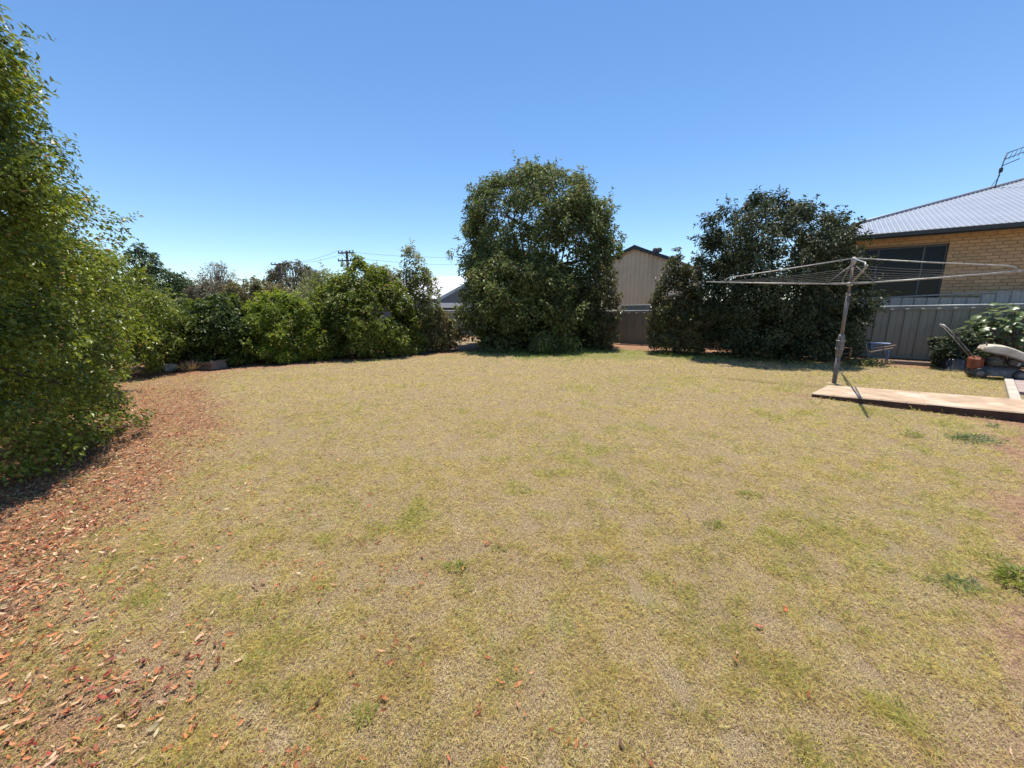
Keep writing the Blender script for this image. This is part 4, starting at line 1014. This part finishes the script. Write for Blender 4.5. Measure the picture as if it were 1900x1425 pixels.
sleeper = MB().bbox(0, 1.5, -.05, .05, 0, .09, .01).build('garden_sleeper', M['grey_wood']); sleeper.location = G(1652, 675); sleeper.rotation_euler.z = RZ+.02; tag(sleeper, 'grey timber sleeper lying along the foot of the fence', 'timber')
clump('creeping_plant', 'pale-leaved creeping plant at the foot of the blue stand', 'plant', G(1610, 679), 500, .75, .16, .06, M['leaf_olive'], .5, .5, 21)

# ------------------------------------------------------------------ timber garden box, stone, dry grass at the left
gb0 = G(388, 684); bx = empty('garden_box', gb0, -.12, 'weathered timber garden box in front of the dark green shrub', 'planter')
for k in range(2):
    MB().bbox(-.27, .27, -.22, -.19, .005+k*.095, .005+k*.095+.088, .005).build('board', M['grey_wood'], bx)
    MB().bbox(-.27, .27, .19, .22, .005+k*.095, .005+k*.095+.088, .005).build('board', M['grey_wood'], bx)
for x in (-.285, .285): MB().bbox(x-.013, x+.013, -.22, .22, 0, .20, .005).build('end_board', M['grey_wood'], bx)
for x in (-.245, .245): MB().bbox(x-.022, x+.022, -.187, -.14, 0, .225, .004).build('corner_post', M['old_wood'], bx)
MB().box(-.268, .268, -.188, .188, 0, .13).build('soil', M['conc_side'], bx)
stone('rough white stone between the left hedge and the timber box', G(318, 688), .13, .10, .09, 5, group=None)
stone('small brown stone beside the white one near the timber box', G(336, 690), .07, .06, .05, 6, 'conc_side', None, 'stone_block')
def tuft(name, label, cat, loc, n, r, h, mat, seed, group=None, wd=.07):
    g = np.random.default_rng(seed); root = empty(name, Vector((loc[0], loc[1], 0)), 0, label, cat, group)
    th = g.uniform(0, 2*math.pi, n); rr_ = r*g.random(n)
    P = np.stack([rr_*np.cos(th), rr_*np.sin(th), np.full(n, gzf(loc[0], loc[1]))], -1)
    Ax = unit(np.stack([np.cos(th)*.45, np.sin(th)*.45, np.ones(n)], -1)+g.normal(0, .3, (n, 3)))
    Nr = unit(np.cross(Ax, g.normal(0, 1, (n, 3)))); lens = h*g.uniform(.45, 1.2, n)
    link('blades', leaves_mesh('blades', P, Nr, Ax, lens, np.full(n, wd*h*.3), False), mat, root)
    return root
tuft('dry_grass_clump', 'clump of tall straw-coloured grass beside the timber garden box', 'grass clump', G(318, 680), 900, .42, .42, M['leaf_straw'], 4)
tuft('dry_grass_clump', 'smaller straw-coloured grass clump touching the left end of the timber box', 'grass clump', G(350, 688), 260, .16, .24, M['leaf_straw'], 5)

# ------------------------------------------------------------------ weeds in the lawn
WG = 'weeds growing in the lawn'
def lawn_weed(px, py, label, n, r, h, ln, mat, seed, wd=.35): clump('lawn_weed', label, 'weed', G(px, py), int(n*.62), r*1.2, h*.8, ln*.85, M[mat], wd*.75, .6, seed, WG, stem=False)
lawn_weed(1800, 818, 'widest blue-green weed patch, on the lawn below the raised path', 900, .30, .055, .035, 'leaf_weed', 31)
lawn_weed(1840, 793, 'small dark weed on the red soil beside the path edge', 120, .07, .05, .035, 'leaf_weed', 32)
lawn_weed(1778, 1082, 'blue-green weed patch near the bare red soil at the right edge', 420, .13, .03, .024, 'leaf_weed', 33)
lawn_weed(1888, 1078, 'bright green weed with dark base at the right edge of the lawn', 420, .13, .075, .045, 'leaf_grassy', 34)
lawn_weed(1845, 1040, 'narrow grassy weed trailing left of the bright green one', 160, .10, .035, .04, 'leaf_grassy', 35, .15)
lawn_weed(1390, 922, 'dark green weed tuft in the open lawn, right of its middle', 130, .10, .03, .03, 'leaf_grassy', 36)
lawn_weed(1325, 978, 'bright weed tuft in the lawn just nearer than the dark one', 110, .07, .035, .03, 'leaf_grassy', 37)
lawn_weed(850, 1056, 'green weed tuft in the middle of the near lawn', 170, .07, .03, .028, 'leaf_grassy', 38)
lawn_weed(675, 1335, 'loose green weed tuft among red leaves at the front of the lawn', 120, .055, .03, .03, 'leaf_grassy', 39, .2)
lawn_weed(192, 1190, 'small fresh weed among the fallen leaves at the left', 60, .035, .025, .02, 'leaf_grassy', 40)
lawn_weed(1694, 812, 'upright grassy weed left of the widest blue-green patch', 170, .10, .07, .06, 'leaf_grassy', 41, .15)
lawn_weed(375, 1285, 'yellow-green seedling beside a dark red leaf at front left', 40, .03, .03, .022, 'leaf_lime', 42)
lawn_weed(925, 1022, 'small green weed left of the bright tuft, mid lawn', 60, .05, .025, .025, 'leaf_grassy', 43)

# ------------------------------------------------------------------ grass (one mass of blades)
def in_slab(x, y):
    a = (x-SL_A.x)*SL_d.x+(y-SL_A.y)*SL_d.y; b = -((x-SL_A.x)*SL_n.x+(y-SL_A.y)*SL_n.y)
    return (a > -.02) & (b > -.01) & (b < wS+.02) & (a > skew*b/max(wS, .1)-.05)
def in_pave(x, y):
    a = (x-k0.x)*kd.x+(y-k0.y)*kd.y; b = (x-k0.x)*kn.x+(y-k0.y)*kn.y
    return (a > -.3) & (a < 2.6) & (b > -.07) & (b < 2.6)
def scatter(y0, y1, dens, g):
    hwid = 1.42*(y1+.4)+.6
    n = int((y1-y0)*2*hwid*dens); y = g.uniform(y0, y1, n); x = g.uniform(-hwid, hwid, n)
    k = (np.abs(x) < 1.42*(y+.35)+.5)
    return x[k], y[k]
g = np.random.default_rng(77)
BX, BY, BS = [], [], []
for (y0, y1, dens, sc) in ((.45, 1.4, 56000, .76), (1.4, 2.2, 36000, .86), (2.2, 3.4, 18500, 1.0), (3.4, 5.2, 7600, 1.3), (5.2, 8.0, 3100, 1.8), (8.0, 13.5, 1150, 2.5)):
    x, y = scatter(y0, y1, dens, g); BX.append(x); BY.append(y); BS.append(np.full(len(x), sc))
x = np.concatenate(BX); y = np.concatenate(BY); sc = np.concatenate(BS)
li, di, gr, q, p = masks(x, y)
clumpn = .72*fbm(x, y, 12.0, 1, 3)+.28*fbm(x, y, 3.2, 4, 3)
dens = (1-.90*di)*(1-.80*li)*np.clip(.40+2.8*(clumpn-.40), .32, 1)
thatch_b = g.random(len(x)) < np.where((gr > .55) & (y > 9.5), .10, .50)
dens = np.where((gr > .55) & (y > 9.5), np.maximum(dens, .9*(1-di)), dens)
dens = np.where(thatch_b, (1-.85*di)*(1-.75*li)*.92, dens)
keep = (g.random(len(x)) < dens) & (q < -1.2) & (p < .2) & ~in_slab(x, y) & ~in_pave(x, y)
speck = (vnoise(x*4.6+3, y*6.3, 2) > np.where((x > .3) & (y > 2), .70, .82)) & (vnoise(x*1.1, y*1.1+9, 3) > .38)     # little green tufts
pit = vnoise(x*8.1, y*8.1+5, 5) > .87                                              # little worn holes
keep &= ~(pit & (g.random(len(x)) < .88))
x, y, sc, li, di, gr, clumpn, thatch_b, speck = [a[keep] for a in (x, y, sc, li, di, gr, clumpn, thatch_b, speck)]
n = len(x); print('grass blades', n)
th = g.uniform(0, 2*math.pi, n); tilt = np.where(thatch_b, np.abs(g.normal(.10, .14, n)), np.clip(g.normal(.55, .34, n), .02, 1.35))       # blades lie more than they stand
Ax = np.stack([np.cos(th)*np.cos(tilt), np.sin(th)*np.cos(tilt), np.sin(tilt)], -1)
greenb = g.random(n) < np.clip(gr*1.0-.08+(clumpn-.5)*1.2, .05, .85)*np.where(thatch_b, .08, 1.0)
greenb |= speck & (g.random(n) < .7)
Lb = sc**.75*g.uniform(.013, .036, n)*(1+.25*greenb)*(.65+.9*np.clip((clumpn-.35)*2.4, 0, 1))*np.where(speck & ~thatch_b, 1.35, 1); Wb = sc*g.uniform(.0012, .0025, n)
Nr = unit(np.cross(np.stack([-np.sin(th), np.cos(th), np.zeros(n)], -1), Ax)+g.normal(0, .35, (n, 3)))*-1
Nr[Nr[:, 2] < 0] *= -1
P = np.stack([x, y, gz(x, y)+g.uniform(-.002, .012, n)], -1)
pal = np.array([(.82, .65, .27), (.92, .78, .42), (.70, .60, .18), (.40, .28, .15), (.76, .67, .22)])
cc = pal[g.choice(5, n, p=[.27, .15, .27, .10, .21])]
tp_ = np.array([(.80, .65, .36), (.66, .52, .28), (.44, .33, .20), (.92, .79, .48), (.24, .165, .11)])
cc = np.where(thatch_b[:, None], tp_[g.choice(5, n, p=[.3, .25, .2, .13, .12])]*(.72+.5*np.clip(fbm(x, y, 5.5, 5, 3), 0, 1))[:, None], cc)
gp = np.array([(.33, .36, .09), (.54, .54, .15), (.76, .68, .24)])
far_g = (gr > .5) & (y > 9.8) & (g.random(n) < .85)
greenb |= far_g
cc = np.where(greenb[:, None], gp[g.choice(3, n, p=[.25, .40, .35])], cc)
cc = np.where(far_g[:, None], np.array([(.36, .46, .095)]), cc)
cc = cc*g.uniform(.88, 1.25, (n, 1))*np.array([1.08, 1.05, .95]); cc = .89*cc+.11*cc.mean(1, keepdims=True); cc = np.minimum(cc, .95)
Axn = Ax; Bv = np.cross(Nr, Axn); Bv = unit(Bv); droop = np.array([0, 0, -1.0])
mid = P+Axn*Lb[:, None]*.55; tip = P+Axn*Lb[:, None]+droop*Lb[:, None]*.10
V = np.stack([P, mid+Bv*Wb[:, None]*.55+Nr*.0006, mid-Bv*Wb[:, None]*.55+Nr*.0006, tip], 1).reshape(-1, 3)
T = (np.arange(n)[:, None, None]*4+np.array([[0, 1, 3], [0, 3, 2]])[None]).reshape(-1, 3)
gm = tri_mesh('lawn_grass', V, T, False, np.repeat(cc, 4, axis=0))
tag(link('lawn_grass', gm, M['grass']), 'short dry straw and green lawn grass', 'grass', kind='stuff')

# ------------------------------------------------------------------ fallen leaves
g = np.random.default_rng(5)
LX, LY = [], []
for (y0, y1, dens) in ((.5, 2.2, 3000), (2.2, 4.0, 2300), (4.0, 6.5, 1200), (6.5, 9.5, 500)):
    x, y = scatter(y0, y1, dens, g); LX.append(x); LY.append(y)
x = np.concatenate(LX); y = np.concatenate(LY)
li, di, gr, q, p = masks(x, y)
far_l = sstep(-2.6, .1, edge_x(y)-x)                                     # thinning skirt beyond the drift
prob = np.clip(li**1.5*(.95+1.3*(fbm(x, y, 3.0, 2)-.45)), 0, 1)+.14*far_l**1.5*sstep(.40, .62, fbm(x, y, 4, 3))+.0020*sstep(2.8, 1.0, y)*sstep(2.4, .3, x)+.0003
keep = (g.random(len(x)) < prob) & ~in_slab(x, y) & (x > edge_x(y)-3.4)
x, y = x[keep], y[keep]; n = len(x); print('fallen leaves', n)
Ll = .014+.032*g.beta(1.5, 2.3, n); Wl = Ll*g.uniform(.24, .40, n); th = g.uniform(0, 2*math.pi, n)
tl = g.normal(0, .22, n); roll = g.normal(0, .45, n); curl = g.uniform(-.2, 1.0, n); cup = g.uniform(-.3, 1.0, n)
us = np.array([0, .3, .72, 1.0]); ws = np.array([.06, .95, .85, .04])
vs = []
for u, w_ in zip(us, ws):
    for s_ in (-1, 0, 1):
        lx = (u-.5)*Ll; ly = s_*w_*Wl*.5; lz = curl*Ll*((u-.5)**2)*1.3+cup*Wl*abs(s_)*w_*.45
        ly2 = ly*np.cos(roll)-lz*np.sin(roll); lz2 = ly*np.sin(roll)+lz*np.cos(roll)
        lx3 = lx*np.cos(tl)-lz2*np.sin(tl); lz3 = lx*np.sin(tl)+lz2*np.cos(tl)
        vs.append(np.stack([x+lx3*np.cos(th)-ly2*np.sin(th), y+lx3*np.sin(th)+ly2*np.cos(th), lz3], -1))
V = np.stack(vs, 1)
V[:, :, 2] += (gz(x, y)+.006+g.uniform(0, .010, n))[:, None]-np.minimum(V[:, :, 2].min(1), 0)[:, None]*.6
t = []
for i in range(3):
    for k in range(2):
        a = i*3+k; t += [[a, a+3, a+4], [a, a+4, a+1]]
T = (np.arange(n)[:, None, None]*12+np.array(t)[None]).reshape(-1, 3)
pal = np.array([(.60, .22, .09), (.66, .33, .17), (.46, .13, .06), (.70, .46, .29), (.25, .10, .06), (.34, .055, .04), (.56, .45, .25), (.11, .055, .04)])
cc = pal[g.choice(8, n, p=[.20, .19, .14, .14, .14, .06, .06, .07])]*g.uniform(.55, 1.15, (n, 1))
drift = x < edge_x(y)+.5
cc = np.where((~drift & (g.random(n) < .6))[:, None], np.array([(.42, .13, .065)])*g.uniform(.4, 1.2, (n, 1)), cc)
lm = tri_mesh('leaf_litter', V.reshape(-1, 3), T, True, np.repeat(cc, 12, axis=0))
tag(link('leaf_litter', lm, M['litter']), 'orange and red fallen leaves drifted under the left hedge', 'fallen leaves', kind='stuff')
# pale twigs and clippings
tw = MB(); random.seed(12)
for k in range(150):
    y = random.uniform(.8, 6.5); x = random.uniform(-1.2*y-.3, 1.25*y+.4)
    if bool(in_slab(np.array([x]), np.array([y]))[0]): continue
    w = random.uniform(0, 6.28); l_ = random.uniform(.015, .06)*(1 if y < 3 else 1.6); z = gzf(x, y)+.014
    tw.tube([(x, y, z), (x+l_*.5*math.cos(w), y+l_*.5*math.sin(w), z+random.uniform(0, .008)), (x+l_*math.cos(w+.3), y+l_*math.sin(w+.3), z)], random.uniform(.0010, .0024), 4)
tag(tw.build('twig_litter', M['leaf_straw']), 'pale dry twigs and clippings scattered on the lawn', 'twigs', kind='stuff')
print('tris', sum(len(o.data.polygons) for o in S.objects if o.type == 'MESH'))
